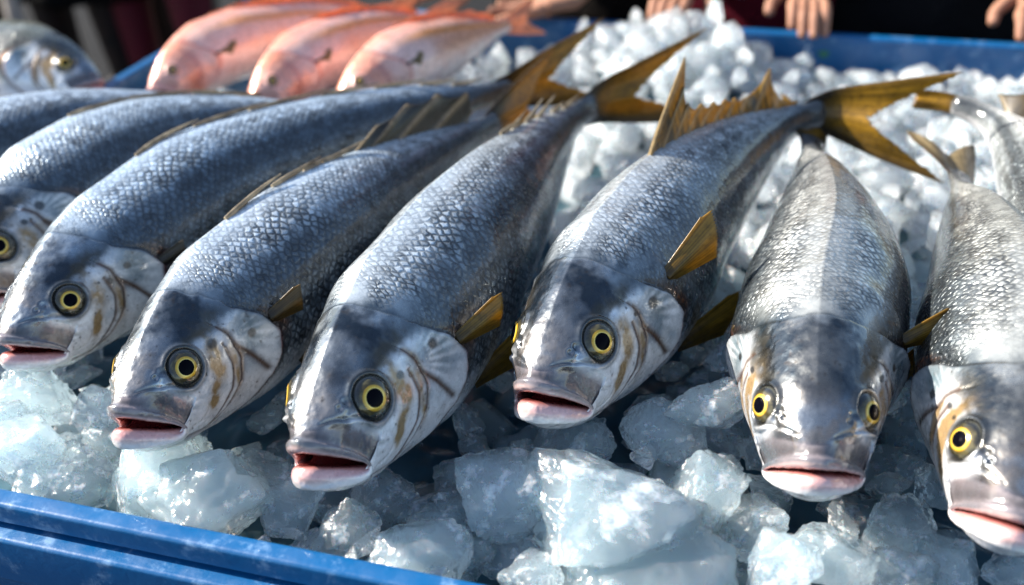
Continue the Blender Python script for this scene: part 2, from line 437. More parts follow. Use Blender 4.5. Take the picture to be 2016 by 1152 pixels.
        col = mix(col, (.05, .055, .06), sstep(.86, .99, xr + .02 * n1) * .8)
        # head
        fore = mix(np.asarray((.27, .28, .29)) * tint, np.asarray((.022, .033, .045)) * (.5 + .5 * tint), np.clip(.48 + 1.3 * n1 + .5 * n2 + .8 * np.exp(-((x - .135) / .035) ** 2 - ((AD - 36) / 20) ** 2), 0, 1)); cheek = np.asarray((.82, .82, .82)); chin = np.asarray((.80, .77, .76))
        hv = z + .006 * n1
        hcol = mix(cheek, fore, sstep(60, 48, AD + 16 * n1 - 40 * (x - .1)))
        hcol = mix(hcol, (.060, .050, .030), np.exp(-((AD - 50 - 12 * n2) / 8) ** 2) * sstep(.085, .11, x) * sstep(.21, .17, x) * .85)
        hcol = mix(hcol, (.34, .30, .27), np.exp(-((AD - 20 + 20 * n1) / 22) ** 2) * sstep(.09, .04, x) * .6)
        hcol = mix(hcol, (.22, .29, .36), sstep(.05, .35, n1 + .1) * .55 * (1 - sstep(.03, .06, z)) * sstep(-.07, -.03, z))
        hcol = mix(hcol, chin, sstep(-.045, -.080, hv))
        oc = spec.get('ochre', 1.0)
        och = .8 * np.exp(-((x - .140) / .014) ** 2 - ((z - .005) / .035) ** 2) + 1.5 * np.exp(-((x - .122) / .009) ** 2 - ((z + .052 - .9 * (x - .122)) / .018) ** 2) + \
            .6 * np.exp(-((x - .172) / .008) ** 2 - ((z + .02) / .05) ** 2)
        hcol = mix(hcol, (.27, .155, .035), np.clip(och * (1.6 + 1.8 * n2) * oc, 0, 1) * .92)
        hcol = mix(hcol, (.085, .135, .155), np.exp(-((x - .222) / .038) ** 2 - ((z - .03) / .060) ** 2) * (.95 + .9 * n1 + .3 * np.sin(np.arctan2(z - .03, x - .17) * 26)).clip(0, 1) * .92)
        jr = np.random.default_rng(spec['seed']).normal(size=(3, 3)) * np.array([.008, .008, .002])
        for (sx, sz, sr) in np.array(((.150, .036, .0075), (.212, .030, .009), (.165, .024, .004))) + jr:
            hcol = mix(hcol, (.015, .015, .014), (1 - sstep(sr * .6, sr * 1.15, np.hypot(x - sx, z - sz) + .002 * n2)) * .9)
        for ld, wdt, k in ((np.abs(dp) + (1 - pm), .0030, .9), (np.abs(dp2) + (1 - pm) + (AD < 70), .0022, .7), (l1, .0032, .75), (l2, .0022, .5), (l3, .0024, .55)):
            hcol = mix(hcol, (.085, .040, .020), np.exp(-(ld / (wdt * (1.8 + .8 * n1))) ** 2) * min(1, k * 1.3))
        hcol = mix(hcol, (.06, .065, .07), np.clip(1 - np.abs(jd - .0135) / .003, 0, 1) * .6 * jf)
        hcol = mix(hcol, (.10, .12, .14), (1 - sstep(.006, .012, jd)) * sstep(.062, .035, x + .02 * n1) * .9)
        hcol = mix(hcol, (.03, .028, .02), np.exp(-((de - R - .002) / .007) ** 2) * (.7 + .3 * n2).clip(0, 1))
        hcol = mix(hcol, (.02, .02, .02), sstep(R + .004, R - .002, de))
        hcol = mix(hcol, (.10, .06, .03), sstep(.2, .6, n4) * .25)
        hcol = mix(hcol, (.03, .028, .025), sstep(.52, .62, n4) * .7)
        hcol = hcol * (1 + .16 * n2)[..., None]
        top = 1 - sstep(44, 62, AD); headc = head * (1 - top) + top * sstep(-.035, .03, d + .05 * n1 + .02 * n2)
        col = mix(col, hcol, headc)
        met = met * (1 - head) + head * (.72 * sstep(70, 45, AD) + .08)
        rm = sstep(80, 100, AD) * (1 - sstep(128, 145, AD))
        col = mix(col, (.35, .03, .02), np.exp(-((d - .001) / .004) ** 2) * rm * .9 * onb)
        col = mix(col, (.42, .13, .02), np.exp(-((d + .010) / .007) ** 2) * np.exp(-((AD - 84) / 12) ** 2) * .9 * onb * oc)
        col = mix(col, (.02, .02, .018), np.exp(-((d + .0040 * side + .001) / (.0024 + .0085 * side)) ** 2) * (1 - .3 * rm) * (.55 + .42 * side + .5 * n1).clip(0, .97) * onb)  # dark head border, widened at the sides as shade painted behind the gill cover
        # lips and mouth
        up = c > 0
        lip_up = mix((.62, .44, .41), (.10, .11, .125), sstep(2.95, 3.6, T + .5 * n3) * (.85 + .3 * n1).clip(0, 1))
        lip_lo = mix((.70, .43, .40), (.82, .78, .76), sstep(2.7, 3.7, T + .9 * n3))
        lip = np.where(up[..., None], lip_up, lip_lo)
        red = mix((.10, .008, .008), (.42, .13, .11), sstep(1.2, 2.5, T))
        lip = mix(red, lip, np.where(up, sstep(2.25, 3.0, T), sstep(1.8, 2.6, T)))
        lip = mix(lip, (.52, .13, .12), np.exp(-((T - 2.8) / .5) ** 2) * (~up) * (.25 + .9 * n3).clip(0, .7))
        lip = mix(lip, (.05, .045, .045), np.exp(-((T - 5.2) / .35) ** 2) * up * .7)
        col = np.where((T < 5.6)[..., None], lip, mix(lip, col, sstep(5.5, 6, T)))
        met = np.where(T < 5.6, .1, met)
    else:
        dark = spec.get('dark', .0)
        col = mix((.82, .52, .44), (.78, .30, .18), sstep(.45, .95, vz + .1 * n1))
        col = mix(col, (.80, .66, .63), sstep(.1, -.5, vz + .1 * n1))
        if dark: col = mix(col, (.62, .30, .16), np.exp(-((vz - .15) / .3) ** 2) * sstep(.3, .5, x) * dark)
        lat = np.exp(-((vz - .42 - .1 * np.sin(x * 5)) / .11) ** 2) * sstep(.22, .4, x)
        col = mix(col, (.76, .28, .05), lat * .9)
        col = mix(col, (.72, .26, .15), sstep(.0, .4, n1) * .2 + head * (.25 + .5 * np.exp(-((x - .15) / .05) ** 2)))
        col = mix(col, (.55, .20, .16), head * np.exp(-(dp / .01) ** 2) * pm * .8)
        col = mix(col, (.55, .12, .08), np.exp(-((d + .002) / .006) ** 2) * .8 * onb)
        col = mix(col, (.05, .02, .02), sstep(R + .003, R - .003, de))
        sm = (1 - head) * .25 * onb
        red = mix((.3, .03, .02), (.70, .36, .30), sstep(1.5, 3, T)); col = np.where((T < 5.6)[..., None], red, col)
        met = np.full(x.shape, .12)
    if pal == 'silver':
        nape = np.exp(-np.maximum(-d, 0) / .045) * (1 - sstep(50, 75, AD)) * (1 - head) * onb
        col = mix(col, np.asarray((.07, .10, .13)) * tint, nape * (.55 + .7 * n1).clip(0, 1))
    # ---- scale lattice
    g = np.interp(q, _XF, _T['w'] + .5 * (_T['zt'] - _T['zb']))
    nb = spec.get('nscale', 60)
    stepx = np.concatenate([[0], np.diff(q)]) / (2 * math.pi * np.maximum(g, .02) * .52 / nb * spec.get('aspect', .58))
    aa = np.cumsum(stepx); aa = np.concatenate([np.zeros(nl), aa])[:, None] * np.ones(nphi + 1)
    bb = PH / (2 * math.pi) * nb + 100
    scl = np.stack([aa, bb, np.clip(sm, 0, 1) * onb], -1)
    return P, col, met, scl, N

FISH = []     # footprints, for the ice

class Pose:
    def __init__(s, spec):
        W = np.array([px(*p) for p in spec['pts']]); k = spec.get('ped', len(W) - 2)
        W = np.concatenate([[2 * W[0] - W[1]], W, [2 * W[-1] - W[-2]]])
        pts = []; mk = []
        for i in range(1, len(W) - 2):
            p0, p1, p2, p3 = W[i - 1:i + 3]; mk.append(len(pts))
            for t in np.linspace(0, 1, 40, endpoint=False):
                pts.append(0.5 * (2 * p1 + (p2 - p0) * t + (2*p0 - 5*p1 + 4*p2 - p3) * t*t + (3*p1 - p0 - 3*p2 + p3) * t**3))
        pts.append(W[-2]); mk.append(len(pts) - 1); s.p = np.array(pts)
        s.l = np.concatenate([[0], np.cumsum(np.linalg.norm(np.diff(s.p, axis=0), axis=1))])
        s.L = s.l[mk[k]]; s.G = spec['G']; s.wy, s.wz = spec.get('build', (1., 1.)); s.roll = spec['roll']; s.root = s.at(np.array([.4]))[0].copy(); s.root[2] = ZR - .03
    def arc(s, x):
        h = .32; return np.where(x < h, x * s.G, np.where(x < 1, h * s.G + (x - h) / (1 - h) * (s.L - h * s.G), s.L + (x - 1) * s.G))
    def at(s, x):
        a = s.arc(np.asarray(x, float)); e = s.l[-1]
        P = np.stack([np.interp(a, s.l, s.p[:, i]) for i in range(3)], -1)
        d1 = (s.p[-1] - s.p[-6]); d1 /= np.linalg.norm(d1)
        return P + np.maximum(a - e, 0)[..., None] * d1
    def frame(s, x):
        x = np.maximum(x, 0); T = s.at(x + .03) - s.at(np.maximum(x - .03, 0)); T /= np.linalg.norm(T, axis=-1, keepdims=True)
        B = np.cross(np.array([0, 0, 1.]), T); B /= np.linalg.norm(B, axis=-1, keepdims=True); Nn = np.cross(T, B)
        xs = [r[0] for r in s.roll]; r = np.radians(np.interp(x, xs, [r[1] for r in s.roll])); c, q = np.cos(r)[..., None], np.sin(r)[..., None]
        return T, c * B - q * Nn, c * Nn + q * B
    def __call__(s, V, rel=True):
        V = np.asarray(V, float); sh = V.shape; V = V.reshape(-1, 3)
        u = np.linspace(-.1, 1.7, 1801); O = s.at(u); T, B, Nn = s.frame(u)
        def ip(F): return np.stack([np.interp(V[:, 0], u, F[:, i]) for i in range(3)], -1)
        W = ip(O) + s.G * (s.wy * V[:, 1:2] * ip(B) + s.wz * V[:, 2:3] * ip(Nn))
        neg = V[:, 0] < 0
        if neg.any(): W[neg] += (V[neg, 0:1] * s.G) * T[100]
        if rel: W = W - s.root
        return W.reshape(sh)

def fin_sheet(grid, thick):
    """(n,m,3) sheet in fish space, given a little thickness along its own normal -> closed mesh"""
    du = np.gradient(grid, axis=0); dv = np.gradient(grid, axis=1); N = np.cross(du, dv); N /= np.linalg.norm(N, axis=-1, keepdims=True) + 1e-12
    n, m = grid.shape[:2]
    th = thick * np.ones((n, m))
    th[0] *= .2; th[-1] *= .2; th[:, -1] *= .2
    V = np.concatenate([(grid + N * th[..., None]).reshape(-1, 3), (grid - N * th[..., None]).reshape(-1, 3)])
    o = n * m; f = grid_faces(n, m); g = grid_faces(n, m, True) + o
    idx = np.arange(o).reshape(n, m); ring = np.concatenate([idx[0, :-1], idx[:-1, -1], idx[-1, :0:-1], idx[:0:-1, 0]])
    r2 = np.roll(ring, -1); sidef = np.stack([ring, ring + o, r2 + o, r2], 1)
    return V, np.concatenate([f, g, sidef])

def amber(r, w_, nz, dark=0.5, tone=(.47, .26, .025)):
    """fin colour from r (0 root..1 tip) and ray phase"""
    ray = .5 + .5 * np.cos(w_); stk = vnoise(np.stack([w_ * .55, r * 2.5, 0 * r + 3], -1))
    c = mix(np.asarray(tone), np.asarray(tone) * .22, np.clip(ray * .6 + .55 * stk, 0, .9))
    c = mix(c, (.022, .018, .014), np.clip(sstep(.55, .0, r + .12 * nz) * dark * 1.6, 0, 1))
    return mix(c, np.asarray(tone) * 1.25, sstep(.75, 1.0, r) * .4)

def add_fin(name, root, pose, mat, grid, col, thick):
    V, F = fin_sheet(grid, thick)
    c = np.concatenate([col.reshape(-1, 3)] * 2)
    o = new_obj(name, mesh_np(name, pose(V), F, mat, {'Col': c}), root); return o

def tail_fin(root, pose, spec):
    th = np.linspace(-1, 1, 121); r = np.linspace(0, 1, 60)
    TH, Rr = np.meshgrid(th, r, indexing='ij'); a = np.abs(TH)
    span, ln = spec.get('tail', (.125, .31))
    z0 = TH * .030; x0 = .965 + 0 * TH
    fr = .006 * np.sin(TH * 140) * np.abs(np.sin(TH * 37)) + .005 * vnoise(np.stack([TH * 30, TH * 0, TH * 0 + spec['seed']], -1))
    x1 = 1.12 + (ln - .12) * a ** 1.4 + fr * (a < .93); z1 = np.sign(TH) * (span * (.10 * a + .90 * a ** 1.25))
    bow = .25 * Rr * (1 - Rr)
    X = x0 + (x1 - x0) * Rr; Z = z0 + (z1 - z0) * (Rr ** .85 + bow * .3 * a)
    cur = spec.get('tailbend', 0.0)
    Y = cur * Rr ** 2 + .006 * np.sin(TH * 5 + spec['seed']) * Rr
    nz = fbm(np.stack([X * 14, Z * 14, 0 * X + spec['seed']], -1), 3)
    if spec.get('pal') == 'pink': col = mix((.66, .30, .16), (.74, .44, .28), Rr * (.5 + .5 * np.cos(TH * 90)))
    else:
        col = amber(Rr, TH * 95, nz, .85, spec.get('tailtone', (.47, .26, .025)))
        col = mix(col, (.03, .022, .012), sstep(-.45, -.95, TH) * .75); col = mix(col, (.06, .035, .012), sstep(.8, 1, TH) * .6)
    add_fin('tail_fin', root, pose, M['fin'], np.stack([X, Y, Z], -1), col, .0022)

def spine_fin(root, pose, spec):
    Vs = []; Fs = []; Cs = []; o = 0
    for i, (x0, ln, h) in enumerate(spec['spines']):
        t = np.linspace(0, 1, 12)[:, None]; a = np.linspace(0, 2 * math.pi, 11)[None, :]
        bx = x0 + ln * t; rad = .0078 * (1 - .82 * t) * (1 - .5 * (1 - t) ** 6)
        bz = prof('zt', bx) + .001 + h * t ** 1.3; by = .004 * math.sin(i * 2.4 + spec['seed']) * t + spec.get('side', 0.) * t
        G = np.stack([bx + 0 * a, by + rad * .8 * np.cos(a), bz + rad * np.sin(a)], -1)
        Vs.append(G.reshape(-1, 3)); Fs.append(grid_faces(12, 11) + o); o += 132
        nz = fbm(G * 60, 2); Cs.append(mix((.50, .43, .31), (.22, .17, .11), np.clip(.4 + nz, 0, 1)).reshape(-1, 3))
    new_obj('dorsal_spines', mesh_np('dorsal_spines', pose(np.concatenate(Vs)), np.concatenate(Fs), M['fin'], {'Col': np.concatenate(Cs)}), root)

def dorsal_fin(root, pose, spec):
    pts = spec['dorsal']          # (x, height, lean) spine list; membrane dips between
    n = 14; xs = []; hs = []; ls = []; ph = []
    for (x0, h0, l0), (x1, h1, l1) in zip(pts[:-1], pts[1:]):
        for t in np.linspace(0, 1, n, endpoint=False):
            xs.append(x0 + (x1 - x0) * t); dip = spec.get('dip', .45)
            hs.append((h0 + (h1 - h0) * t) * (1 - dip * math.sin(math.pi * min(1, t * 1.1)) ** .7)); ls.append(l0 + (l1 - l0) * t); ph.append(t)
    xs.append(pts[-1][0]); hs.append(pts[-1][1]); ls.append(pts[-1][2]); ph.append(0)
    xs, hs, ls, ph = map(np.array, (xs, hs, ls, ph)); r = np.linspace(0, 1, 22)
    X = xs[:, None] + (ls[:, None] + .25 * r * hs[:, None]) * r * 1.0
    Z = prof('zt', xs)[:, None] - .012 + (hs[:, None] + .012) * r
    Y = .012 * np.sin(xs * 17 + spec['seed'])[:, None] * r ** 2 * 1.0 + spec.get('dfall', 0.) * r ** 1.5 * hs[:, None]
    Rr = np.broadcast_to(r, X.shape)
    sp = np.minimum(ph, 1 - ph)[:, None] * np.ones_like(X)
    tone = np.asarray(spec.get('dtone', (.34, .185, .020)))
    stk = vnoise(np.stack([X * 160 + 0 * Rr, Rr * 2, 0 * X + spec['seed']], -1))
    col = mix(tone * .9, (.03, .022, .012), np.clip(sstep(.95, .1, Rr) * .65 + .6 * stk, 0, .95))
    col = mix(col, np.asarray(spec.get('spinec', (.36, .26, .12))), np.exp(-(sp / .13) ** 2) * .85)
    if spec.get('pal') == 'pink': col = mix((.66, .18, .08), (.72, .34, .18), Rr)
    G = np.stack([X, Y, Z], -1); G0 = G
    V, F = fin_sheet(G0, .0015)
    # rounded spines thicken the sheet where a spine runs
    k = np.concatenate([np.exp(-(sp / .12) ** 2).ravel()] * 2); sgn = np.sign(V[:, 1] - np.concatenate([Y.ravel()] * 2))
    V[:, 1] += sgn * k * .0045 * np.concatenate([(1 - .8 * Rr).ravel()] * 2)
    new_obj('dorsal_fin', mesh_np('dorsal_fin', pose(V), F, M['fin'], {'Col': np.concatenate([col.reshape(-1, 3)] * 2)}), root)

def paired_fin(name, root, pose, spec, side, x0, ang, length, spread, dirv, tone=(.34, .185, .020), dark=.5, base=.014):
    """fan rooted on the flank at (x0, ang); dirv = direction in fish space (x back, y out, z up)"""
    p0 = surf(np.array(x0), np.array(D2(ang) * side)); d = np.array(dirv, float); d[1] *= side; d /= np.linalg.norm(d)
    out = np.array([0, side * math.sin(D2(ang)), math.cos(D2(ang))])
    e = np.cross(d, out); e /= np.linalg.norm(e); q = np.cross(e, d)
    tw = spec.get('twist', {}).get(name, 0.0); e, q = e * math.cos(tw) + q * math.sin(tw), q * math.cos(tw) - e * math.sin(tw)
    th = np.linspace(-1, 1, 45); r = np.linspace(0, 1, 30); TH, Rr = np.meshgrid(th, r, indexing='ij')
    ln = length * (1 - .38 * (TH * .5 + .5) ** 1.3 - .15 * (TH < -.9)) * (1 + .03 * np.sin(TH * 60))
    w_ = TH * (base * (1 - Rr) + Rr * spread)
    G = p0 - out * .004 + d * (Rr * ln)[..., None] + e * w_[..., None] + q * (.004 * np.cos(TH * 3) + .02 * Rr ** 2 * length)[..., None]
    nz = fbm(G * 30, 2)
    col = amber(Rr, TH * 38, nz, dark, tone)
    add_fin(name, root, pose, M['fin'], G, col, .0014)

def cap(R, a0, a1, flat, nr=14, ns=48, lift=0.):
    """ring of a flattened dome, polar angle a0..a1"""
    a = np.linspace(a0, a1, nr); t = np.linspace(0, 2 * math.pi, ns + 1)
    A, Tt = np.meshgrid(a, t, indexing='ij')
    return np.stack([R * np.sin(A) * np.cos(Tt), R * np.sin(A) * np.sin(Tt), R * flat * np.cos(A) + lift], -1), A, Tt

def add_eye(root, pose, spec, side):
    R = .0335 * spec.get('eye', 1.0)
    x0, a0 = XE + spec.get('ex', 0.), (PE + spec.get('ea', 0.)) * side
    p = surf(np.array(x0), np.array(a0))
    du = surf(np.array(x0 + .004), np.array(a0)) - surf(np.array(x0 - .004), np.array(a0)); dv = surf(np.array(x0), np.array(a0 + .04)) - surf(np.array(x0), np.array(a0 - .04))
    nn = np.cross(du, dv); nn /= np.linalg.norm(nn)
    if nn[1] * side < 0: nn = -nn
    nn = nn + np.array([-.25, .0, .0]) ; nn /= np.linalg.norm(nn)
    e1 = np.array([1, 0, 0.]) - nn * nn[0]; e1 /= np.linalg.norm(e1); e2 = np.cross(nn, e1)
    c0 = p - nn * .0085
    def put(G): return c0 + G[..., 0:1] * e1 + G[..., 1:2] * e2 + G[..., 2:3] * nn
    fl = .55
    def piece(name, a, b, lift, colf, par, mat='eye'):
        G, A, Tt = cap(R, a, b, fl, 16, 56, lift); n, m = G.shape[:2]
        V = pose(put(G).reshape(-1, 3)); col = colf(A, Tt).reshape(-1, 3)
        F = grid_faces(n, m, side > 0)
        return new_obj(name, mesh_np(name, V, F, M[mat], {'Col': col}), par)
    pup = math.asin(.40); ir = math.asin(.54)
    nz = lambda A, T: fbm(np.stack([np.cos(T) * 3, np.sin(T) * 3, A * 6 + spec['seed']], -1), 3)
    pink = spec.get('pal') == 'pink'
    def c_ball(A, T):
        q = np.sin(A); z = nz(A, T)
        c = mix((.060, .046, .014), (.018, .018, .016), sstep(.62, .80, q + .05 * z))
        c = mix(c, (.30, .25, .10), np.clip(z * 1.4, 0, 1) * (q < .85) * .5)
        if pink: c = mix(c, (.55, .3, .24), .8 + 0 * q)
        return mix(c, (.17, .17, .13), sstep(.86, .98, q) * .6)
    def c_iris(A, T):
        q = np.sin(A); c = mix((.78, .50, .05), (.50, .29, .02), sstep(.43, .54, q) + .3 * nz(A, T))
        return mix(c, (.9, .72, .2), np.exp(-((q - .415) / .02) ** 2))
    ball = piece('eye', ir, math.pi * .62, 0, c_ball, root)
    piece('iris', pup - .02, ir + .03, .0006, c_iris, ball)
    piece('pupil', 0.001, pup + .01, .0010, lambda A, T: np.full(A.shape + (3,), .004), ball, 'pupil')

def make_fish(spec):
    pose = Pose(spec)
    root = empty(spec.get('name', 'silver_fish'), pose.root)
    tag(root, spec['label'], 'fish', spec.get('group', 'silver fish laid side by side on the ice'))
    P, col, met, scl, _ = fish_grid(spec)
    n, m = P.shape[:2]
    V = pose(P.reshape(-1, 3))
    me = mesh_np('body', V, grid_faces(n, m, True), M['skin_pink' if spec.get('pal') == 'pink' else 'skin'],
                 {'Col': np.clip(col, 0, 1).reshape(-1, 3), 'met': np.clip(met, 0, 1).ravel(), 'scl': scl.reshape(-1, 3)})
    new_obj('body', me, root)
    for sd in (1, -1): add_eye(root, pose, spec, sd)
    tail_fin(root, pose, spec)
    if spec.get('dorsal'): dorsal_fin(root, pose, spec)
    if spec.get('spines'): spine_fin(root, pose, spec)
    for f in spec.get('fins', ()): paired_fin(f[0], root, pose, spec, *f[1:])
    u = np.linspace(0, 1, 40); W = pose.at(u)
    FISH.append((W, np.maximum(prof('w', u), .02) * spec['G'], spec))
    return root

LOW = [(.46, .028, .07), (.52, .030, .07), (.62, .030, .07), (.70, .026, .06), (.75, .028, .05), (.79, .026, .05), (.83, .022, .04), (.88, .010, .02)]
RIB = [(.36, .030, .05), (.43, .034, .05), (.50, .030, .045), (.57, .024, .04), (.64, .018, .035), (.72, .03, .03), (.80, .02, .03), (.88, .006, .01)]
AX = .047
BEIGE = (.34, .27, .17)
SPECS = [
 dict(seed=1, label='silver blue fish at the far left showing only its long back', G=.50,
      pts=[(-440, 600, AX), (-150, 400, AX), (120, 275, AX + .01), (440, 205, AX), (560, 190, AX)], roll=[(0, 20), (.9, 20), (1.1, 75)], nphi=220, tail=(.025, .07),
      tint=(.76, .85, .94), dtone=(.2, .15, .06)),
 dict(seed=2, label='silver blue fish whose snout is cut off by the left edge', G=.50,
      pts=[(-110, 570, AX), (110, 420, AX), (340, 295, AX + .005), (640, 218, AX), (760, 195, AX)], roll=[(0, 25), (.9, 22), (1.1, 75)], nphi=260, tail=(.025, .07),
      tint=(.76, .86, .95), spines=[(.47, .16, .006), (.60, .17, .008), (.72, .13, .008)]),
 dict(seed=3, ex=0.004, ea=0.03, eye=0.96, build=(1.0, .95), label='silver blue fish with its open mouth touching the left edge and a raised amber tail', G=.50, open=1.2,
      pts=[(-5, 660, AX + .02), (228, 518, AX), (440, 370, AX + .005), (760, 240, AX + .01), (1000, 178, AX + .01), (1150, 135, AX + .02)], ped=4, roll=[(0, 8), (.4, 16), (.7, 18), (1, 8)],
      tint=(.76, .86, .95), spines=[(.43, .10, .012), (.52, .11, .012), (.60, .12, .012), (.71, .09, .012), (.79, .08, .014), (.86, .06, .016), (.91, .05, .012)]),
 dict(seed=4, ex=-0.002, ea=-0.02, eye=1, build=(.97, 1.0), label='silver fish with gaping pink mouth and a dark spiny fin folded along its back', G=.50, open=1.5,
      pts=[(222, 800, AX + .028), (428, 655, AX), (640, 480, AX + .005), (850, 325, AX), (975, 245, AX), (1080, 190, AX)], roll=[(0, 7), (.4, 16), (1, 14)],
      tint=(.82, .88, .93), spines=[(.40, .11, .015), (.49, .10, .014), (.55, .06, .008), (.59, .10, .018)], dorsal=[(.64, .014, .09), (.68, .030, .13), (.75, .036, .13), (.84, .030, .11), (.92, .010, .04)], dtone=(.05, .045, .035), spinec=BEIGE, dfall=.4, dip=.3),
 dict(seed=5, ex=0, ea=0.02, eye=1.04, build=(1.0, 1.05), label='large silver fish in the middle with gaping mouth and ochre stained cheek', G=.52, open=1.6,
      pts=[(582, 868, AX + .03), (785, 680, AX), (950, 460, AX + .005), (1085, 285, AX), (1165, 212, AX), (1268, 182, AX + .01)], ped=4, tail=(.115, .33), roll=[(0, 10), (.4, 14), (.7, 16), (1, 8)],
      tint=(.84, .88, .90), spines=[(.71, .05, .010), (.745, .06, .022), (.79, .07, .036), (.83, .07, .036), (.88, .05, .012), (.92, .05, .012)]),
 dict(seed=6, tint=(.80, .83, .85), ex=0.003, ea=-0.03, eye=1, build=(1.03, 1.04), label='silver fish with a tall amber dorsal fin and both amber side fins sticking out', G=.52, open=1.1,
      pts=[(1040, 745, AX + .03), (1208, 588, AX), (1345, 415, AX + .005), (1490, 285, AX + .01), (1610, 225, AX + .015), (1760, 240, AX + .02)], ped=4, roll=[(0, 8), (.4, 12), (.7, 14), (1, 10)],
      dorsal=[(.52, .105, .15), (.56, .062, .09), (.60, .042, .05), (.64, .034, .045), (.68, .030, .04), (.72, .028, .04), (.76, .025, .035), (.80, .020, .03), (.84, .062, .06), (.90, .014, .02), (.95, .005, .01)], dip=.3, dtone=(.47, .26, .025)),
 dict(seed=7, ex=-0.004, ea=0, eye=0.92, build=(1.06, .98), label='silver fish facing straight out with both eyes in view and a dark glossy forehead', G=.52, open=.5,
      pts=[(1606, 895, AX + .03), (1606, 700, AX), (1630, 520, AX + .005), (1610, 350, AX), (1598, 280, AX), (1590, 230, AX)], roll=[(0, 4), (.8, 0), (1, 60), (1.2, 70)], tail=(.07, .22),
      tint=(.66, .64, .59), ochre=1.2),
 dict(seed=8, ex=0.004, ea=0.03, eye=0.96, build=(1.03, .96), label='silver fish at the right edge with a yellow cheek and downturned mouth', G=.52, open=.5,
      pts=[(2015, 1000, AX + .03), (1988, 805, AX), (1968, 600, AX + .005), (1910, 420, AX), (1888, 350, AX), (1860, 290, AX)], tailtone=(.40, .31, .17), roll=[(0, -6), (.8, -6), (1, 55), (1.15, 76)], tail=(.085, .20),
      tint=(.66, .64, .58), ochre=1.8),
]
SPECS += [
 dict(seed=9, label='pale silver fish curling in from the right edge, its tail root behind the others', G=.40,
      pts=[(2330, 760, AX), (2160, 560, AX), (2045, 370, AX), (1975, 262, AX + .01), (1885, 208, AX + .02), (1760, 190, AX + .02)], ped=4, roll=[(0, -10), (1, -25)], nphi=200, tail=(.03, .13),
      tint=(1.5, 1.45, 1.35), dorsal=[(.66, .03, .03), (.72, .09, .08), (.80, .05, .08), (.9, .02, .04)], dip=.25, dtone=(.10, .07, .03)),
 dict(seed=10, label='olive silver fish lying on the crate beyond the left rim, head pointing right', G=.42, open=.4, name='silver_fish', group=None,
      pts=[(205, 150, .03), (110, 140, .03), (-40, 125, .03), (-250, 110, .03), (-380, 105, .03)], roll=[(0, -35), (1, -35)], nphi=200,
      tint=(.36, .36, .26), ochre=2.0),
]
PINK = [('pink fish in the back corner, furthest left of the three, with its eye in view', [(288, 168, .03), (420, 108, .035), (590, 52, .035), (760, 28, .03), (850, 15, .03)], 20),
        ('middle pink fish of the three, half hidden between its two neighbours', [(485, 192, .03), (600, 130, .035), (730, 70, .035), (850, 36, .03), (930, 20, .03)], 22),
        ('pink fish with an orange side stripe nearest the blue back wall', [(655, 190, .03), (770, 140, .035), (890, 88, .035), (1000, 50, .03), (1060, 30, .03)], 24)]
for k, (lab, pts_, ro) in enumerate(PINK):
    SPECS.append(dict(seed=20 + k, name='pink_fish', label=lab, pal='pink', eye=.72, G=.33, pts=pts_, roll=[(0, ro), (1, ro - 8)], nphi=200, open=.5, dark=.8 if k == 2 else 0., group='pink fish side by side at the back',
                      tail=(.10, .22), dorsal=[(.36, .008, .05), (.46, .012, .05), (.56, .014, .05), (.66, .014, .05), (.76, .018, .05), (.86, .016, .04), (.92, .006, .02)], nscale=90))
PEC = lambda tone, dark, L=.12, ang=92, dv=(.62, .85, .30): [('pectoral_fin', sd, .262 * HS, ang, L, .32 * L, dv if sd < 0 else (1, .02, -.12), tone, dark) for sd in (1, -1)]
PELV = [('pelvic_fin', sd, .36, 135, .13, .034, (.8, .62, .05) if sd < 0 else (1, -.1, .0), (.42, .235, .025), .45) for sd in (1, -1)]
for sp in SPECS:
    if sp.get('pal') == 'pink':
        sp['fins'] = PEC((.36, .26, .12), .6, .09, 84, (1, .12, .02)) + PELV[:0]; make_fish(sp); continue
    sp['twist'] = {'pelvic_fin': 1.0}
    sp['fins'] = PEC((.12, .10, .07) if sp['seed'] < 4 else ((.20, .12, .03) if sp['seed'] == 4 else (.42, .24, .025)), .4, {3: .06, 4: .08, 5: .095, 6: .125, 7: .10}.get(sp['seed'], .06), {6: 66, 5: 84, 4: 82, 7: 74}.get(sp['seed'], 92), {6: (.62, .7, .55), 7: (.5, .9, .35)}.get(sp['seed'], (.62, .85, .30))) + PELV
    make_fish(sp)

# ------------------------------------------------------------------ blue tub
def sweep_frame(corners, prof_):
    """closed mitred sweep: profile points (outward, z) round a quadrilateral (counter-clockwise from above)"""
    cs = np.array([c[:2] for c in corners]); n = len(cs); rings = []
    for i in range(n):
        a = cs[i] - cs[i - 1]; b = cs[(i + 1) % n] - cs[i]; a /= np.linalg.norm(a); b /= np.linalg.norm(b)
        na = np.array([a[1], -a[0]]); nb = np.array([b[1], -b[0]]); mv = (na + nb); mv /= (mv @ na)
        rings.append(np.array([[*(cs[i] + mv * o), z] for o, z in prof_]))
    return np.array(rings)

def sweep_obj(name, rings, mat, parent=None, closed_prof=False, cut=1):
    R = np.concatenate([rings, rings[:1]]); out = []
    for i in range(len(R) - 1):
        for t in np.linspace(0, 1, cut, endpoint=False): out.append(R[i] * (1 - t) + R[i + 1] * t)
    out.append(R[-1]); out = np.array(out)
    if closed_prof: out = np.concatenate([out, out[:, :1]], 1)
    n, m = out.shape[:2]
    return new_obj(name, mesh_np(name, out.reshape(-1, 3), grid_faces(n, m), mat, smooth=False), parent)

